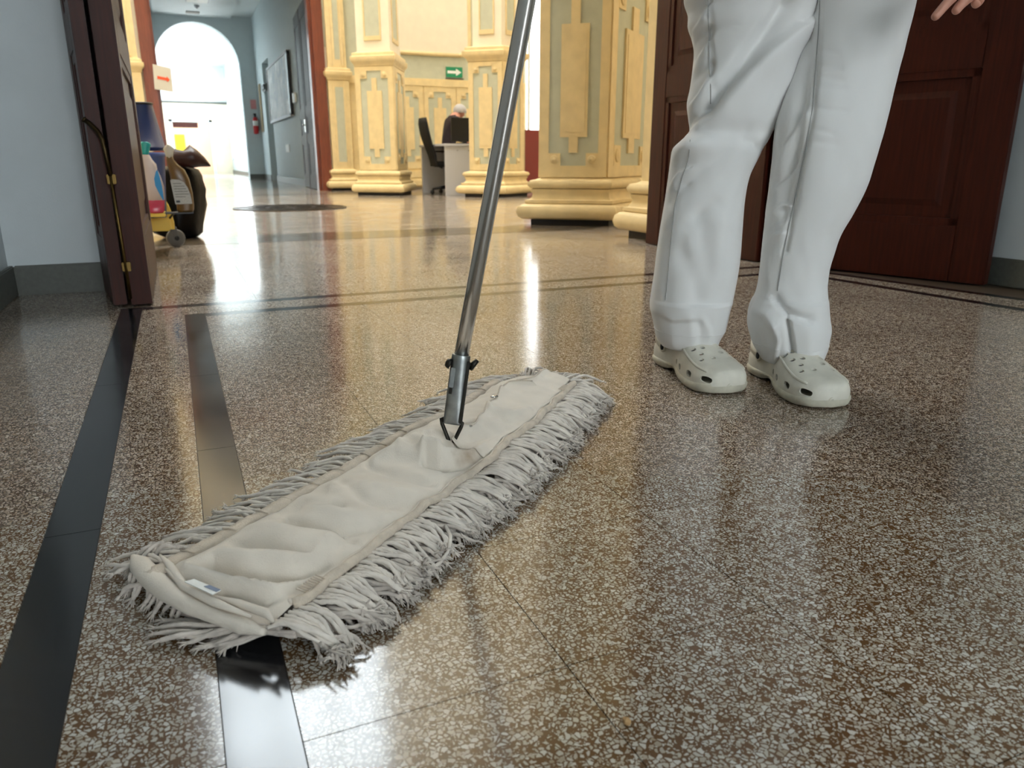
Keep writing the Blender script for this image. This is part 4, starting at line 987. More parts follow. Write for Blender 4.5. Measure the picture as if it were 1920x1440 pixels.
# tufts pull neighbouring strands together, as on the photograph's front edge
tuft_f = [.02+.055*i+rng.uniform(-.012, .012) for i in range(19)]; tuft_r = [.0+.06*i+rng.uniform(-.015, .015) for i in range(18)]
strands, rest = [], bmesh.new()
def nearest(l, s): return min(l, key=lambda v: abs(v-s))
def lat_for(l, s, k): return (nearest(l, s)-s)*k
i = 0; s = S0-.0
FLEN = [(0, .07), (.15, .066), (.3, .068), (.5, .078), (.62, .078), (.72, .068), (.85, .072), (1.1, .08)]
while s < S1+.005:
    sc = min(s, S1-.002); p0 = mw(sc, t_front(sc)-.005, 0); Ln = interp(FLEN, s)[0]*rng.uniform(.92, 1.1)
    out = (-V3+U3*rng.uniform(-.02, .16)).normalized()
    strands.append(make_path(p0, out, Ln, ZC-.010, rng.uniform(.012, .022), lat_for(tuft_f, s, .75), rng.uniform(.004, .011), rng.uniform(0, .3), rng)); s += .0056
s = S0+.035
while s < S1-.01:
    p0 = mw(s, t_rear(s)+.011, 0); Ln = rng.uniform(.085, .12)
    out = (V3+U3*rng.uniform(-.35, .25)).normalized()
    strands.append(make_path(p0, out, Ln, ZC-.010, rng.uniform(.008, .016), lat_for(tuft_r, s, .7), rng.uniform(.001, .006), rng.uniform(0, .5), rng)); s += .0082
ex = S1
for i in range(30):                                        # right end
    k = i/29; t = lerp(t_front(S1), t_rear(S1), k); p0 = mw(S1-.03, t, 0); out = (U3*1+V3*(.9*(k-.5)+rng.uniform(-.15, .15))).normalized()
    strands.append(make_path(p0, out, rng.uniform(.075, .125), ZC-.004+.004*rng.random(), rng.uniform(.008, .03), rng.uniform(-.03, .03), rng.uniform(.002, .016), rng.uniform(0, .4), rng))
for i in range(10):                                        # tuft swept left from the near corner
    p0 = G(470+rng.uniform(-10, 25), 1188+rng.uniform(-6, 4), .016); e = G(rng.uniform(292, 330), rng.uniform(1150, 1212), .006); d = e-p0; ln_ = d.length; d.z = 0; d.normalize()
    strands.append(make_path(Vector((p0.x, p0.y, 0)), d, ln_, .018+.003*(i % 3), .006+.003*(i % 2), rng.uniform(-.012, .012), rng.uniform(0, .006), 0, rng))
for i in range(16):                                        # clump under the near corner
    p0 = G(rng.uniform(500, 560), rng.uniform(1165, 1196), .02); e = G(rng.uniform(330, 430), rng.uniform(1196, 1216), .006); d = e-p0; ln_ = d.length*rng.uniform(.6, 1); d.z = 0; d.normalize()
    strands.append(make_path(Vector((p0.x, p0.y, 0)), d, ln_, .022+.004*(i % 3), .006+.003*(i % 2), rng.uniform(-.012, .012), rng.uniform(0, .006), 0, rng))
for i in range(16):                                        # far-left corner
    k = i/15; a = G(258+60*k, 1040-8*k, .03); out = (-U3*lerp(1, .3, k)+V3*lerp(.1, 1, k)+Vector((rng.uniform(-.2, .2), rng.uniform(-.2, .2), 0))).normalized()
    strands.append(make_path(Vector((a.x, a.y, 0))-out*.02, out, rng.uniform(.025, .05), .036, rng.uniform(.006, .018), rng.uniform(-.02, .02), rng.uniform(0, .01), .4, rng))
for i in range(12):                                        # under the left roll
    k = i/11; a = G(lerp(238, 330, k), lerp(1085, 1140, k), .02); out = (-U3+V3*rng.uniform(-.3, .4)).normalized()
    strands.append(make_path(Vector((a.x, a.y, 0))-out*.015, out, rng.uniform(.016, .03), .026, .006, rng.uniform(-.01, .01), .002, .3, rng))
print('yarn strands', len(strands))
indiv = strands[:300]
for f in indiv:
    bm = bmesh.new(); yarn(bm, f, .0028*rng.uniform(.88, 1.12), rng=rng); link('yarn_strand', bm, M_YARN, mop, True)
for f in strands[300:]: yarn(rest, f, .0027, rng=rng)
# lower, darker layers of yarn that pile up at the outer edge
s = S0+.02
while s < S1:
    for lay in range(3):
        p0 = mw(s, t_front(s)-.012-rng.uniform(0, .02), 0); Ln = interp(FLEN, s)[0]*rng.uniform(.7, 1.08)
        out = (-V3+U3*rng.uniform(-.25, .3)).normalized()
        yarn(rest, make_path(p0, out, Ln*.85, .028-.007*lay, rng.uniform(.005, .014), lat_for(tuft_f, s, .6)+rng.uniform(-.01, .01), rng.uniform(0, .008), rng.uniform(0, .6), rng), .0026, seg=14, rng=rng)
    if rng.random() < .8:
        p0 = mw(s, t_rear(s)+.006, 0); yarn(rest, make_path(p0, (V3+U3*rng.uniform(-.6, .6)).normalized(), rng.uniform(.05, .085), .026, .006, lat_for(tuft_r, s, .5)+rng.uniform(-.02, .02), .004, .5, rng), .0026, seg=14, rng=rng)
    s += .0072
for c_ in tuft_f:                                          # fluffy tufts at the ends of the bunches
    if c_ > S1: continue
    b0 = mw(c_, t_front(c_)-interp(FLEN, c_)[0]*.9, .014)
    for q in range(26):
        d = Vector((rng.gauss(0, 1), rng.gauss(0, 1), abs(rng.gauss(.3, .7)))).normalized()+(-V3)*.5
        p = b0+Vector((rng.gauss(0, .008), rng.gauss(0, .008), rng.uniform(-.006, .008))); l = rng.uniform(.008, .018)
        mid = p+d*l*.5+Vector((0, 0, .001)); e = p+d*l; p.z, mid.z, e.z = max(.003, p.z), max(.003, mid.z), max(.002, e.z)
        add_tube(rest, [p, mid, e], [.0019, .0015, .0007], 5)
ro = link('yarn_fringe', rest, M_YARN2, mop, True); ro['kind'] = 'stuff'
# loose loop of yarn near the front edge
lp_ = [G(x, y, z) for x, y, z in ((835, 985, .03), (845, 1005, .026), (843, 1030, .02), (825, 1055, .014), (790, 1080, .01), (750, 1098, .008))]
tube('loose_yarn', lp_, [.0025]*5+[.0015], M_YARN, mop, 8)

# swivel, clamp and pole
LOW, TOPP = PD(864, 672, 1.215), PD(988, 0, .985)
AX = (TOPP-LOW).normalized(); BOT = LOW-AX*.0
ctr_low = PD(848, 792, 1.232); CAX = (LOW-ctr_low).normalized()
poletop = LOW+AX*1.22
pl = tube('pole', [LOW-AX*.03]+[LOW+AX*k*.122 for k in range(1, 11)], .0117, M_STEEL, mop, 28)
seam_dir = (RIGHT_V*-.9+(-HEAD2)*.42).normalized()
tube('pole_seam', [LOW+AX*.02+seam_dir*.0114, poletop+seam_dir*.0114], .0009, M_ZINC, pl, 6)
bm = bmesh.new(); lathe(bm, [(.0125, 0), (.0135, .004), (.0135, .1), (.011, .112), (.002, .115)], n=24, mtx=Matrix.Translation(poletop-AX*.08) @ Vector((0, 0, 1)).rotation_difference(AX).to_matrix().to_4x4()); link('grip', bm, M_BLKPL, pl, True)
# folded sheet-metal clamp: wide at the pole, flattened at the wire
zt = CAX; xt = (RIGHT_V-zt*RIGHT_V.dot(zt)).normalized(); yt = zt.cross(xt)
Lc = (LOW-ctr_low).length
bm = bmesh.new(); rings = []
for f, wx, wy, ex in ((-.02, .0148, .0085, 3.2), (.02, .0150, .009, 3.2), (.18, .0150, .0105, 3), (.4, .0150, .0125, 2.6), (.7, .0152, .0142, 2.2), (1.0, .0152, .0148, 2.0), (1.06, .0152, .0148, 2.0)):
    c = ctr_low+zt*(f*Lc); ring = []
    for k in range(32):
        a = 2*math.pi*k/32; ca, sa_ = math.cos(a), math.sin(a)
        ring.append(c+xt*wx*math.copysign(abs(ca)**(2/ex), ca)+yt*wy*math.copysign(abs(sa_)**(2/ex), sa_))
    rings.append(ring)
loft(bm, rings); cp = bevel_mod(link('clamp', bm, M_ZINC, mop, True), .001)
front_n = (-yt if yt.dot(HEAD2) > 0 else yt)
def on_clamp(f, x, d): return ctr_low+zt*(f*Lc)+xt*x+front_n*d
# painted hole shade, overlap edge, bolt and wing nut
mtc = Matrix((( xt.x, front_n.x, zt.x, ctr_low.x), (xt.y, front_n.y, zt.y, ctr_low.y), (xt.z, front_n.z, zt.z, ctr_low.z), (0, 0, 0, 1)))
box('slot_shade', (-.0115, .0108, .46*Lc), (-.0065, .0142, .55*Lc), M_DKWIRE, cp, 0, mtc)  # raised block whose dark colour paints in the shade of a hole
box('overlap_strip', (-.0125, .0105, .56*Lc), (-.0055, .0150, .86*Lc), M_ZINC, cp, .0008, mtc)
box('overlap_edge', (.0105, -.004, .02*Lc), (.0162, .0108, .98*Lc), M_DKWIRE, cp, .001, mtc)
bm = bmesh.new(); lathe(bm, [(.0085, 0), (.0085, .004), (.006, .008), (.002, .009)], n=14, mtx=mtc @ Matrix.Translation((-.0145, .006, .9*Lc)) @ Matrix.Rotation(math.radians(-75), 4, 'Y')); link('bolt_head', bm, M_DKWIRE, cp, True)
tube('bolt', [mtc @ Vector((-.019, .002, .9*Lc)), mtc @ Vector((.022, .002, .93*Lc))], .003, M_DKWIRE, cp, 8)
tube('wing_nut', [mtc @ Vector((.018, .0, .85*Lc)), mtc @ Vector((.021, .001, .93*Lc)), mtc @ Vector((.027, .0, 1.01*Lc))], [.0035, .005, .004], M_DKWIRE, cp, 8)
# triangular wire swivel and the frame end under the cloth
T1, T2, T3 = mtc @ Vector((-.0185, .0, .0)), mtc @ Vector((.0165, .0, -.002)), G(846, 838, .049)
tri = [T3+Vector((-.004, 0, -.004)), T3.lerp(T1, .12), T3.lerp(T1, .9), T1+zt*.003, T1.lerp(T2, .12)+zt*.0055, T1.lerp(T2, .88)+zt*.0055, T2+zt*.003, T3.lerp(T2, .9), T3.lerp(T2, .12), T3+Vector((.004, 0, -.004))]
tube('swivel_wire', tri, .0033, M_DKWIRE, mop, 10)
tube('frame_hook', [G(817, 842, .047), G(826, 838, .051), G(835, 838, .05), G(846, 838, .049), G(860, 832, .05)], .0032, M_DKWIRE, mop, 8)

# crumbs on the floor beside the mop
for px, py, sz in ((849, 1036, .006), (1175, 1352, .004)):
    bm = bmesh.new(); bmesh.ops.create_icosphere(bm, subdivisions=2, radius=sz); c = G(px, py, sz*.7)
    for v in bm.verts: v.co = v.co*(1+.35*noise.noise(v.co*300+Vector((px, 0, 0))))+c
    tag(link('crumb', bm, mat('crumb_tan', (186, 150, 104), .8)), 'small tan crumb lying against the mop fringe' if sz > .005 else 'tiny tan crumb alone on the bare terrazzo', 'crumb')

# ================================================================== PERSON WITH THE MOP
HIPC = Vector((1.27, 1.38, .93))
FACE = Vector((-.22, -.97, 0)).normalized(); LEFT = Vector((-FACE.y, FACE.x, 0))   # her left
SHO_R, SHO_L = Vector((.97, 1.22, 1.36)), Vector((1.33, 1.16, 1.36))
GRIP = LOW+AX*1.0
ANK_R, ANK_L = Vector((1.115, 1.49, .1)), Vector((1.275, 1.33, .1))
NECK = Vector((1.14, 1.15, 1.42)); HEADC = Vector((1.125, 1.1, 1.565))
TIP1, TIP2 = PD(1746, 40, 1.32), PD(1786, 28, 1.325)
WR_L = PD(1905, -95, 1.31)
nodes = [(HIPC+Vector((0, 0, .06)), .09), (Vector((1.22, 1.3, 1.12)), .12), (Vector((1.16, 1.2, 1.28)), .14), (NECK, .058), (HEADC+Vector((0, 0, -.055))+FACE*.01, .085), (HEADC+Vector((0, 0, .045)), .105), (HEADC+Vector((0, 0, .11)), .07),
         (SHO_R, .06), (SHO_R.lerp(GRIP, .45)+Vector((-.03, .06, -.13)), .046), (GRIP+Vector((.06, .04, -.02)), .03),
         (SHO_L, .06), (SHO_L.lerp(WR_L, .52)+Vector((.04, .04, 0)), .045), (WR_L, .028),
         (Vector((1.2, 1.43, .82)), .065), (Vector((1.14, 1.49, .5)), .045), (ANK_R, .03), (Vector((1.1, 1.38, .045)), .018),
         (Vector((1.36, 1.34, .82)), .06), (Vector((1.32, 1.35, .5)), .045), (ANK_L, .03), (Vector((1.26, 1.23, .045)), .018)]
edges = [(0, 1), (1, 2), (2, 3), (3, 4), (4, 5), (5, 6), (2, 7), (7, 8), (8, 9), (2, 10), (10, 11), (11, 12), (0, 13), (13, 14), (14, 15), (15, 16), (0, 17), (17, 18), (18, 19), (19, 20)]
# hands: palm + five fingers each, part of the same skin
def hand(wr_i, wrist, pdir, pnorm, thumbside, fingers):
    i0 = len(nodes); palm = wrist+pdir*.06; nodes.append((palm, .026)); edges.append((wr_i, i0))
    for k, (lat, pts) in enumerate(fingers):
        prev = i0
        for q, (p, r) in enumerate(pts):
            nodes.append((p, r)); edges.append((prev, len(nodes)-1)); prev = len(nodes)-1
pd = (TIP1-WR_L).normalized(); ld = (TIP2-TIP1); ld = (ld-pd*ld.dot(pd)).normalized(); nd = pd.cross(ld)
PALM = WR_L+pd*.06; fl = []
for k, (lat, ln, tip) in enumerate(((-.03, .075, None), (-.010, .088, TIP1), (.012, .082, TIP2), (.03, .062, None))):
    kn = PALM+pd*.035+ld*lat
    tp = tip if tip is not None else kn+pd*ln*.2+nd*.008
    md = kn.lerp(tp, .5)-nd*.006
    fl.append((lat, [(kn, .0105), (md, .009), (tp-(tp-md).normalized()*.004, .0078)]))
fl.append((-.03, [(PALM+ld*-.035+pd*-.01+nd*.01, .012), (PALM+ld*-.05+pd*.02+nd*.02, .0095), (PALM+ld*-.055+pd*.045+nd*.025, .0085)]))
hand(12, WR_L, pd, nd, ld, fl)
gw = GRIP+Vector((.06, .04, -.02)); pd2 = (GRIP-gw).normalized(); fl = []
sidev = AX.cross(pd2).normalized()
for k in range(4):
    base = GRIP+AX*(.03-.021*k)+sidev*.026
    r_ = .024
    fl.append((0, [(base+pd2*-.005, .010), (GRIP+AX*(.03-.021*k)+pd2*r_+sidev*.012, .009), (GRIP+AX*(.03-.021*k)+pd2*.016-sidev*.02, .0085)]))
fl.append((0, [(GRIP+AX*.045-pd2*.025, .012), (GRIP+AX*.055-sidev*.022, .0095), (GRIP+AX*.05+pd2*.02-sidev*.012, .0085)]))
i0 = len(nodes); nodes.append((GRIP-pd2*.036, .024)); edges.append((9, i0))
for lat, pts in fl:
    prev = i0
    for p, r in pts: nodes.append((p, r)); edges.append((prev, len(nodes)-1)); prev = len(nodes)-1
person = skin_body('person', nodes, edges, M_SKIN, 0, 2)
tag(person, 'person in white trousers and white clogs standing beside the dust mop', 'person')
# face and hair
eye = HEADC+FACE*.082+Vector((0, 0, .02))
for sg_ in (-1, 1):
    bm = bmesh.new(); bmesh.ops.create_uvsphere(bm, u_segments=12, v_segments=8, radius=.012)
    for v in bm.verts: v.co += eye+LEFT*.032*sg_
    link('eye', bm, M_SIGNW, person, True)
    bm = bmesh.new(); bmesh.ops.create_uvsphere(bm, u_segments=10, v_segments=6, radius=.006)
    for v in bm.verts: v.co += eye+LEFT*.032*sg_+FACE*.0085
    link('iris', bm, M_HAIRD, person, True)
    bm = bmesh.new(); bmesh.ops.create_uvsphere(bm, u_segments=12, v_segments=8, radius=.02)
    for v in bm.verts: v.co = Vector((v.co.x, v.co.y, v.co.z*1.6))+HEADC+LEFT*.088*sg_
    link('ear', bm, M_SKIN, person, True)
tube('nose', [eye+Vector((0, 0, .0)), eye+FACE*.018+Vector((0, 0, -.035)), eye+Vector((0, 0, -.042))], [.007, .012, .008], M_SKIN, person)
tube('mouth', [eye+LEFT*-.022+Vector((0, 0, -.07))-FACE*.006, eye+Vector((0, 0, -.072))+FACE*.004, eye+LEFT*.022+Vector((0, 0, -.07))-FACE*.006], [.003, .006, .003], mat('lips', (170, 92, 84), .5), person)
bm = bmesh.new(); bmesh.ops.create_uvsphere(bm, u_segments=28, v_segments=18, radius=.112)
for v in bm.verts: v.co = Vector((v.co.x*.95, v.co.y*1.02, v.co.z*1.12))+HEADC+Vector((0, 0, .035))-FACE*.018
bmesh.ops.delete(bm, geom=[f for f in bm.faces if (f.calc_center_median()-HEADC).dot(FACE) > .03 and f.calc_center_median().z < HEADC.z+.08 or f.calc_center_median().z < HEADC.z-.06], context='FACES')
hr = link('hair', bm, M_HAIRD, person, True); hr.modifiers.new('t', 'SOLIDIFY').thickness = .012; bake(hr)

# ---- trousers: outlines of the two legs (pixel row, left column, right column)
LEG_R = [(-70, 1305, 1550), (-30, 1288, 1545), (0, 1286, 1535), (25, 1293, 1528), (48, 1293, 1520), (70, 1300, 1513), (95, 1304, 1505), (130, 1301, 1492), (165, 1296, 1480), (195, 1290, 1468), (225, 1293, 1456), (248, 1294, 1444), (262, 1280, 1437), (278, 1264, 1428), (300, 1259, 1416), (330, 1255, 1402), (370, 1249, 1394), (430, 1239, 1389), (480, 1232, 1385), (520, 1227, 1379), (560, 1221, 1371), (578, 1220, 1366), (596, 1224, 1362), (615, 1228, 1357), (632, 1231, 1348), (647, 1241, 1343)]
LEG_L = [(-70, 1515, 1690), (-30, 1522, 1708), (0, 1530, 1708), (40, 1521, 1700), (80, 1510, 1690), (130, 1493, 1677), (180, 1473, 1664), (220, 1461, 1654), (260, 1456, 1643), (300, 1453, 1631), (350, 1447, 1616), (400, 1440, 1592), (440, 1435, 1570), (475, 1431, 1558), (510, 1427, 1549), (545, 1421, 1546), (575, 1409, 1548), (595, 1405, 1550), (612, 1405, 1552), (632, 1410, 1549), (650, 1416, 1546), (664, 1424, 1541), (674, 1430, 1538)]
FR = [([(1293, 256), (1315, 234), (1335, 209), (1385, 152), (1440, 100), (1500, 50)], 22, .017, 1), ([(1326, 203), (1350, 172), (1402, 106), (1455, 42), (1480, 5)], 17, -.024), ([(1332, 0), (1332, 100), (1335, 190)], 7, -.004),
      ([(1298, 62), (1312, 45), (1328, 15)], 9, .007, 1), ([(1296, 85), (1312, 72), (1326, 55)], 8, -.006), ([(1303, 120), (1318, 100), (1330, 78)], 10, .006, 1), ([(1300, 150), (1318, 132), (1330, 120)], 8, -.005),
      ([(1294, 200), (1312, 178), (1328, 150)], 10, .008, 1), ([(1292, 230), (1306, 216), (1318, 205)], 8, -.006), ([(1300, 262), (1322, 238)], 6, .004),
      ([(1258, 300), (1285, 278), (1320, 262)], 10, .006), ([(1290, 345), (1330, 305), (1400, 250)], 18, -.006), ([(1262, 340), (1276, 322), (1290, 316)], 8, .005, 1), ([(1255, 380), (1264, 362), (1280, 348)], 8, -.004), ([(1248, 420), (1260, 400)], 8, .003),
      ([(1285, 420), (1315, 395), (1340, 380)], 14, -.004), ([(1310, 410), (1325, 470), (1330, 510)], 22, -.005), ([(1275, 470), (1290, 500), (1310, 560)], 18, -.005), ([(1350, 420), (1352, 520)], 20, .004), ([(1240, 450), (1236, 540)], 8, .003),
      ([(1230, 592), (1262, 606), (1300, 603)], 8, -.004, 1), ([(1318, 600), (1328, 616), (1332, 650)], 6, .003), ([(1294, 598), (1300, 650)], 9, .0025), ([(1258, 600), (1266, 650)], 10, .003), ([(1312, 606), (1314, 650)], 6, -.002), ([(1400, 262), (1425, 275)], 10, -.005), ([(1440, 110), (1480, 150)], 25, .004)]
FL = [([(1456, 310), (1466, 282), (1486, 246), (1505, 215)], 9, .008, 1), ([(1455, 345), (1470, 330), (1486, 300)], 7, -.006), ([(1452, 352), (1465, 338), (1480, 322)], 6, .006, 1), ([(1450, 395), (1460, 382), (1474, 384)], 7, .007, 1), ([(1445, 425), (1455, 415), (1468, 410)], 6, -.005), ([(1440, 452), (1452, 440), (1466, 436)], 6, .005, 1),
      ([(1470, 185), (1480, 165), (1500, 120)], 8, .005, 1), ([(1512, 70), (1502, 150), (1494, 230), (1478, 310), (1466, 390)], 17, -.016), ([(1440, 520), (1438, 490)], 7, .003), ([(1536, 20), (1530, 120), (1522, 220), (1498, 330), (1472, 470)], 6, -.005),
      ([(1450, 565), (1475, 592), (1514, 604)], 8, -.014, -1), ([(1480, 604), (1486, 640), (1490, 668)], 7, -.014, 1), ([(1412, 580), (1438, 590), (1455, 610)], 12, .008), ([(1500, 585), (1535, 560)], 18, .005), ([(1455, 612), (1462, 640), (1456, 672)], 6, .006, 1), ([(1515, 620), (1520, 668)], 14, .006), ([(1422, 632), (1436, 668)], 7, -.006)]
for k, y in enumerate((92, 120, 142, 160, 200, 240, 262)): FL.append(([(1534-k*3, y), (1552-k*3, y+4), (1572+(k*37 % 30)-k*3, y+8+k % 3)], 4.5+(k*5 % 4), -.0013))
BASE_R, BASE_L = Vector((1.115, 1.47, 0)), Vector((1.265, 1.315, 0))
TOC = Vector(CAM)
def trouser_leg(bm, keys, base, folds, seed, hem_y):
    NV, NR_ = 170, 230; rings = []
    y0, y1 = keys[0][0], hem_y
    for i in range(NR_+1):
        y = lerp(y1, y0, i/NR_); xl, xr = catmull(keys, y)
        bdy = base+HEAD2*(.03*sstep(300, 0, y))
        a, b = PB(xl, y, bdy), PB(xr, y, bdy); c = (a+b)/2; rx = (b-a).length/2; ry = rx*(.95 if y < 560 else 1.05)
        ry = max(ry, .062)
        ring = []
        for k in range(NV):
            th = 2*math.pi*k/NV; co, si = math.cos(th), math.sin(th)
            n_ = (RIGHT_V*co*ry+HEAD2*si*rx).normalized()
            p = c+RIGHT_V*(rx*math.copysign(abs(co)**.95, co))+HEAD2*(ry*math.copysign(abs(si)**.9, si))
            view = max(0., -n_.dot(HEAD2))**.5
            d = 0
            if view > 0:
                px, py = proj(p)
                d = fold_sum(px, py, folds)*view*1.3
            h_ = .0035*noise.noise(Vector((co*1.6+seed, si*1.6, p.z*9)))+.002*noise.noise(Vector((co*3+seed, si*3, p.z*24)))
            edge = 1-abs(co)**6
            ring.append(p+n_*(d+h_*edge))
        rings.append(ring)
    # fold the hem inwards so that the cloth has thickness
    c = sum(rings[0], Vector())/NV
    inner = [[lerp(p, c, .03)+Vector((0, 0, zz)) for p in rings[0]] for zz in (.06, .0)]
    loft(bm, inner+rings, cap=False)
    return rings
bm = bmesh.new()
rr = trouser_leg(bm, LEG_R, BASE_R, FR, 3., 647); rl_ = trouser_leg(bm, LEG_L, BASE_L, FL, 11., 674)
pelv = []
for z, rx, ry in ((.875, .165, .115), (.89, .175, .125), (.93, .178, .13), (1.0, .165, .125), (1.06, .155, .118)):
    pelv.append([HIPC+Vector((0, 0, z-.93))+LEFT*rx*math.cos(t)+FACE*ry*math.sin(t) for t in [2*math.pi*k/48 for k in range(48)]])
loft(bm, pelv)
trs = link('trousers', bm, M_TROUS, person, True)
# seams and hems follow the cloth
def on_leg(rings, px, py):
    best = None; bd = 1e9
    for r in rings:
        x0, yy = proj(r[0])
        if abs(yy-py) > 25: continue
        for p in r:
            if (p-sum(r, Vector())/len(r)).dot(HEAD2) > .02: continue
            x, y = proj(p); d = (x-px)**2+(y-py)**2
            if d < bd: bd, best = d, p
    return best
def seam_line(name, rings, pix, r, off):
    P = []
    for (ax, ay), (bx, by) in zip(pix, pix[1:]):
        n = max(2, int(math.hypot(bx-ax, by-ay)/9))
        for k in range(n): P.append((lerp(ax, bx, k/n), lerp(ay, by, k/n)))
    Q = []
    for x, y in P:
        p = on_leg(rings, x, y)
        if p is not None:
            q = PD(x, y, (np.array(p)-CAM) @ FWD)
            Q.append(q+(TOC-q).normalized()*off)
    Q2 = [Q[0]]+[(Q[i-1]+Q[i]*2+Q[i+1])/4 for i in range(1, len(Q)-1)]+[Q[-1]]
    tube(name, Q2, r, M_SEAM, trs, 6)
seam_line('side_seam', rr, [(1327, -20), (1329, 60), (1330, 130), (1333, 165), (1332, 205)], .0009, .0012)
seam_line('side_seam', rr, [(1294, 262), (1291, 300), (1280, 330), (1266, 380), (1258, 450), (1250, 540), (1246, 575)], .0009, .0012)
seam_line('side_seam', rl_, [(1537, 0), (1534, 60), (1529, 130), (1524, 200), (1512, 270), (1497, 340), (1482, 410), (1468, 480), (1456, 555)], .0009, .0012)
for rg in (rr, rl_):
    n = len(rg[4]); tube('hem_stitch', [rg[10][k % n]+(rg[10][k % n]-sum(rg[10], Vector())/n).normalized()*.0004 for k in range(n+1)], .0006, M_TROUS, trs, 5)
# tunic over trousers (mostly above the frame)
bm = bmesh.new(); R_ = []
for z, cx, cy, rx, ry in ((.905, 1.27, 1.385, .25, .2), (.96, 1.265, 1.375, .235, .185), (1.05, 1.24, 1.33, .195, .155), (1.15, 1.2, 1.27, .185, .145), (1.24, 1.17, 1.215, .2, .145), (1.3, 1.155, 1.19, .2, .135), (1.35, 1.147, 1.175, .185, .115), (1.385, 1.142, 1.165, .15, .095), (1.41, 1.14, 1.155, .1, .08), (1.43, 1.14, 1.15, .07, .068)):
    R_.append([Vector((cx, cy, z))+LEFT*rx*math.cos(t)+FACE*ry*math.sin(t) for t in [2*math.pi*k/40 for k in range(40)]])
loft(bm, R_); tn = link('tunic', bm, M_TROUS, person, True)
for a, b, c in ((SHO_R, nodes[8][0], nodes[9][0]), (SHO_L, nodes[11][0], nodes[12][0])):
    bm = bmesh.new(); i_ = a.lerp(Vector((1.147, 1.18, 1.3)), .5); add_tube(bm, [i_, i_.lerp(a, .6)+Vector((0, 0, -.005)), a+Vector((0, 0, -.012)), a.lerp(b, .25), a.lerp(b, .55), a.lerp(b, .9)], [.07, .08, .076, .07, .068, .07], 24, cap=False); sv = link('sleeve', bm, M_TROUS, tn, True); sv.modifiers.new('t', 'SOLIDIFY').thickness = .003; bake(sv)

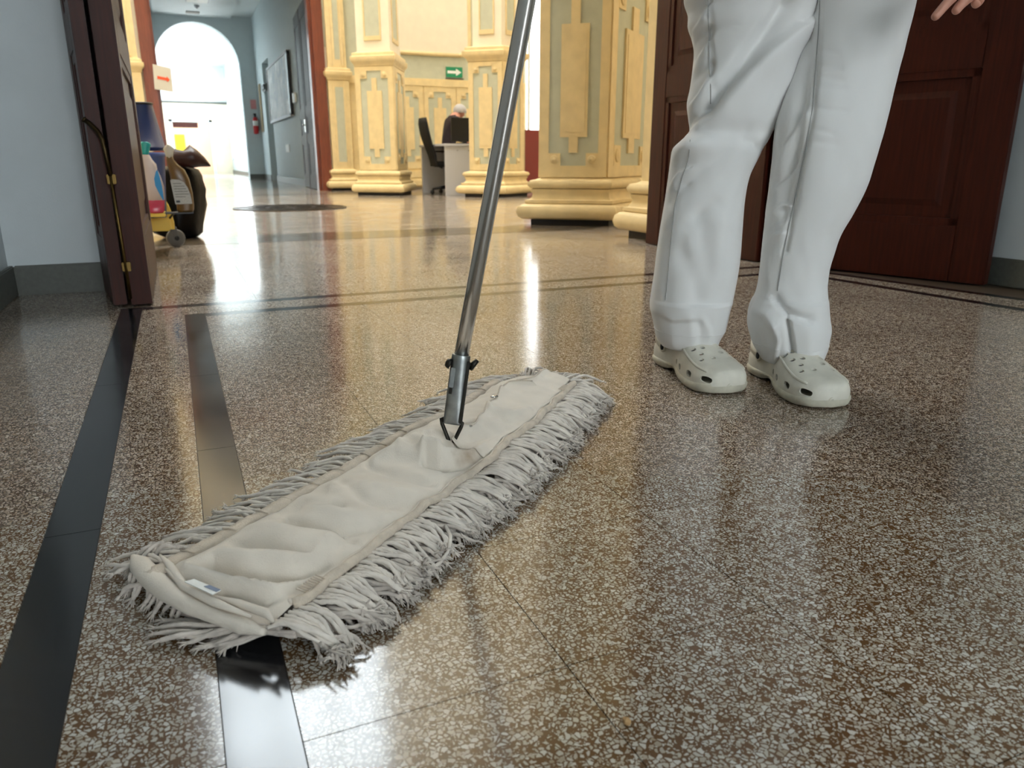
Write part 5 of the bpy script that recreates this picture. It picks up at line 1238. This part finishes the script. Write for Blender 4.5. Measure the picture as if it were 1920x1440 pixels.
# ---- foam clogs
def clog(heel, toe, side, label):
    """heel/toe on the floor; side=+1 when the outer side lies towards her right"""
    ax_ = (toe-heel); Lg = ax_.length; ax_.normalize(); rt = Vector((ax_.y, -ax_.x, 0))*side       # rt = outer side
    root = bpy.data.objects.new('clog', None); COL.objects.link(root); root['label'] = label; root.empty_display_size = .05
    root.location = heel; root.parent = person; root.matrix_world = Matrix.Translation(heel)
    bpy.context.view_layer.update()
    WO = [(0, .020, .020), (.025, .034, .034), (.08, .044, .043), (.18, .047, .045), (.28, .044, .041), (.37, .040, .037), (.46, .044, .040), (.56, .055, .048), (.68, .064, .056), (.82, .066, .059), (.91, .060, .055), (.96, .049, .046), (.985, .037, .035), (.995, .024, .023), (1.0, .003, .003)]
    HT = [(0, .058), (.05, .066), (.2, .070), (.36, .092), (.42, .102), (.5, .100), (.6, .092), (.72, .079), (.84, .067), (.93, .058), (.975, .051), (.992, .043), (1.0, .018)]
    def outl(s): return catmull(WO, s)
    def P3(s, lat, z): return heel+ax_*(s*Lg)+rt*lat+Vector((0, 0, z))
    # sole
    def ring_s(g, z, ins=1.0):
        pts = []
        n = 36
        for i in range(n+1): s = i/n; pts.append(P3(s*(1+2*g)-g if False else s, (outl(s)[0]+g)*ins, z))
        for i in range(n-1, 0, -1): s = i/n; pts.append(P3(s, -(outl(s)[1]+g)*ins, z))
        c = sum(pts, Vector())/len(pts)
        return pts
    bm = bmesh.new(); loft(bm, [ring_s(-.006, .0), ring_s(-.001, .003), ring_s(.003, .010), ring_s(.0035, .017), ring_s(.001, .021), ring_s(-.002, .0225)])
    for v in bm.verts:                                    # toe spring and arch
        s = (v.co-heel).dot(ax_)/Lg; v.co.z += .006*sstep(.78, 1, s)**1.0
        if v.co.z < .012: v.co.z += .010*math.exp(-((s-.38)/.09)**2)
    link('sole', bm, M_CLOGS, root, True)
    # upper shell
    nS, nT = 110, 64; outer, inner = [], []
    def surf(s, u, g):
        wo, wi = outl(s); h = max(.0165, catmull(HT, s)[0]-g); th = math.pi*u; c, s_ = math.cos(th), math.sin(th)
        ww = max(.0006, (wo if c > 0 else wi)-g)
        ex = .5; lat = ww*math.copysign(abs(c)**ex, c); z = .016+(h-.016)*abs(s_)**(.5)
        lat *= 1-.10*sstep(.3, 1, (z-.016)/max(.01, h-.016))*sstep(.3, .5, s)
        z += .006*sstep(.78, 1, s)
        return P3(s, lat, z)
    bm = bmesh.new(); VO = {}; VI = {}
    def keep(i, j):
        s = (i+.5)/nS; u = (j+.5)/nT; z = surf(s, u, 0).z
        if s < .44:
            rim = lerp(.048, .056, sstep(0, .2, s)) if s < .3 else lerp(.056, .11, sstep(.30, .44, s)); return z < rim
        return True
    def gv(D, i, j, g):
        if (i, j) not in D: D[(i, j)] = bm.verts.new(surf(min(1-1e-4, max(.004+g*.8, i/nS*(1-g*5))), j/nT, g))
        return D[(i, j)]
    TH = .0045; K = {(i, j): keep(i, j) for i in range(nS) for j in range(nT)}
    for (i, j), kp in K.items():
        if not kp: continue
        q = [(i, j), (i+1, j), (i+1, j+1), (i, j+1)]
        bm.faces.new([gv(VO, *c, 0) for c in q]); bm.faces.new([gv(VI, *c, TH) for c in q[::-1]])
        for (a, b), nb_ in (((q[0], q[1]), (i, j-1)), ((q[1], q[2]), (i+1, j)), ((q[2], q[3]), (i, j+1)), ((q[3], q[0]), (i-1, j))):
            if not K.get(nb_, False): bm.faces.new([gv(VO, *b, 0), gv(VO, *a, 0), gv(VI, *a, TH), gv(VI, *b, TH)])
    bmesh.ops.recalc_face_normals(bm, faces=bm.faces)
    up_ = link('upper', bm, M_CLOG, root, True)
    # ventilation holes
    cut = bmesh.new()
    def cyl(c, d, r1, r2, upv, ln=.03, cut_=None):
        cut = cut_
        d = d.normalized(); x = (upv-d*upv.dot(d)).normalized(); y = d.cross(x); rg = []
        for e in (-ln*.55, ln*.45): rg.append([c+d*e+x*r1*math.copysign(abs(math.cos(t))**.75, math.cos(t))+y*r2*math.copysign(abs(math.sin(t))**.75, math.sin(t)) for t in [2*math.pi*k/16 for k in range(16)]])
        loft(cut, rg)
    for s, us in ((.58, (.29, .42, .56, .69)), (.665, (.36, .48, .61, .73)), (.735, (.42, .55, .67)), (.80, (.36, .49, .62))):
        for u in us:
            p = surf(s, u, 0); n_ = (surf(s, u+.02, 0)-surf(s, u-.02, 0)).cross(surf(s+.02, u, 0)-surf(s-.02, u, 0))
            if n_.z < 0: n_ = -n_
            rad = lerp(.0062, .0050, sstep(.5, .82, s)); cyl(p, Vector((n_.x*.5, n_.y*.5, n_.z)), rad, rad*1.15, ax_, .03, cut)
    cut_top = cut; cut = bmesh.new()
    for s, hl in ((.47, .006), (.6, .009), (.78, .012), (.945, .014)):
        for u, sg2 in ((.085, 1), (.915, -1)):
            if sg2 < 0: s = .40+(s-.47)*.93
            p = surf(s, u, 0); tv = (surf(s+.03, u, 0)-surf(s-.03, u, 0)).normalized(); p.z = .036; nn_ = (tv.cross(Vector((0, 0, 1)))); nn_ *= 1 if nn_.dot(rt*sg2) > 0 else -1
            cyl(p, nn_, hl if sg2 > 0 else hl*.6, .0068 if sg2 > 0 else .0055, tv, .026, cut)
    for cb in (cut_top, cut):
        bmesh.ops.recalc_face_normals(cb, faces=cb.faces)
        co_ = link('cutter', cb, M_DARK); md = up_.modifiers.new('b', 'BOOLEAN'); md.operation = 'DIFFERENCE'; md.object = co_; md.solver = 'EXACT'; md.use_self = True
        old = up_.data; n0 = len(old.polygons)
        bpy.context.view_layer.update(); bake(up_)
        if len(up_.data.polygons) < n0*.5: print('boolean failed', len(up_.data.polygons), n0); up_.data = old
        bpy.data.objects.remove(co_)
    up_.data.polygons.foreach_set('use_smooth', [True]*len(up_.data.polygons))
    try: up_.data.set_sharp_from_angle(angle=math.radians(50))
    except Exception: pass
    # ridge line above the side vents
    for us in ((.2,), (.8,)):
        tube('welt', [surf(lerp(.44, .93, k/16), us[0], -.0002) for k in range(17)], .003, M_CLOG, root, 8)
    # foot in a sock fills the shoe
    bm = bmesh.new(); rg = []
    for s, wd, zt_ in ((.06, .02, .05), (.12, .03, .075), (.25, .032, .09), (.4, .03, .082), (.6, .036, .064), (.8, .034, .046), (.92, .02, .036)):
        rg.append([P3(s, wd*math.cos(t), .024+(zt_-.024)*(.5+.5*math.sin(t))) for t in [2*math.pi*k/16 for k in range(16)]])
    loft(bm, rg); link('sock', bm, M_SOCK, root, True)
    # heel strap with rivets
    sp_ = []
    for k in range(25):
        t = math.pi*k/24; c, s_ = math.cos(t), math.sin(t); w_ = .0475
        sp_.append(P3(.29-.315*s_**.8, w_*c*(1 if abs(c) > .99 else abs(c)**-.25), .060+.012*s_))
    vs, fs = [], []
    for k, p in enumerate(sp_):
        t = (sp_[min(k+1, 24)]-sp_[max(k-1, 0)]).normalized(); n_ = t.cross(Vector((0, 0, 1))).normalized(); hh = .0095+.003*(1-math.sin(math.pi*k/24))
        for a, z in ((-.0015, -hh), (.0015, -hh), (.0022, 0), (.0015, hh), (-.0015, hh)): vs.append(p+n_*a+Vector((0, 0, z)))
    for k in range(24):
        for j in range(5): a = k*5+j; b = k*5+(j+1) % 5; fs.append((a, b, b+5, a+5))
    fs.append((0, 1, 2, 3, 4)); fs.append(tuple(24*5+j for j in (4, 3, 2, 1, 0)))
    bm = bmesh.new(); bm.from_mesh(pyd(vs, fs)); link('strap', bm, M_CLOG, root, True)
    for sg2 in (1, -1):
        c = P3(.27, sg2*.0485, .058); d = rt*sg2; mtx = Matrix.Translation(c) @ Vector((0, 0, 1)).rotation_difference(d).to_matrix().to_4x4()
        bm = bmesh.new(); lathe(bm, [(.0135, 0), (.0135, .004), (.0115, .0055), (.009, .0042)], n=24, mtx=mtx, cap=True); link('strap_rivet', bm, M_CLOGS, root, True)
        bm = bmesh.new(); lathe(bm, [(.0078, .004), (.0078, .0058), (.004, .0064)], n=18, mtx=mtx); link('rivet_centre', bm, M_DARK, root, True)
    return root
clog(Vector((1.138, 1.602, 0)), Vector((1.084, 1.272, 0)), 1, 'white foam clog with round vent holes on her right foot')
clog(Vector((1.304, 1.428, 0)), Vector((1.212, 1.104, 0)), 1, 'white foam clog with round vent holes on her left foot')
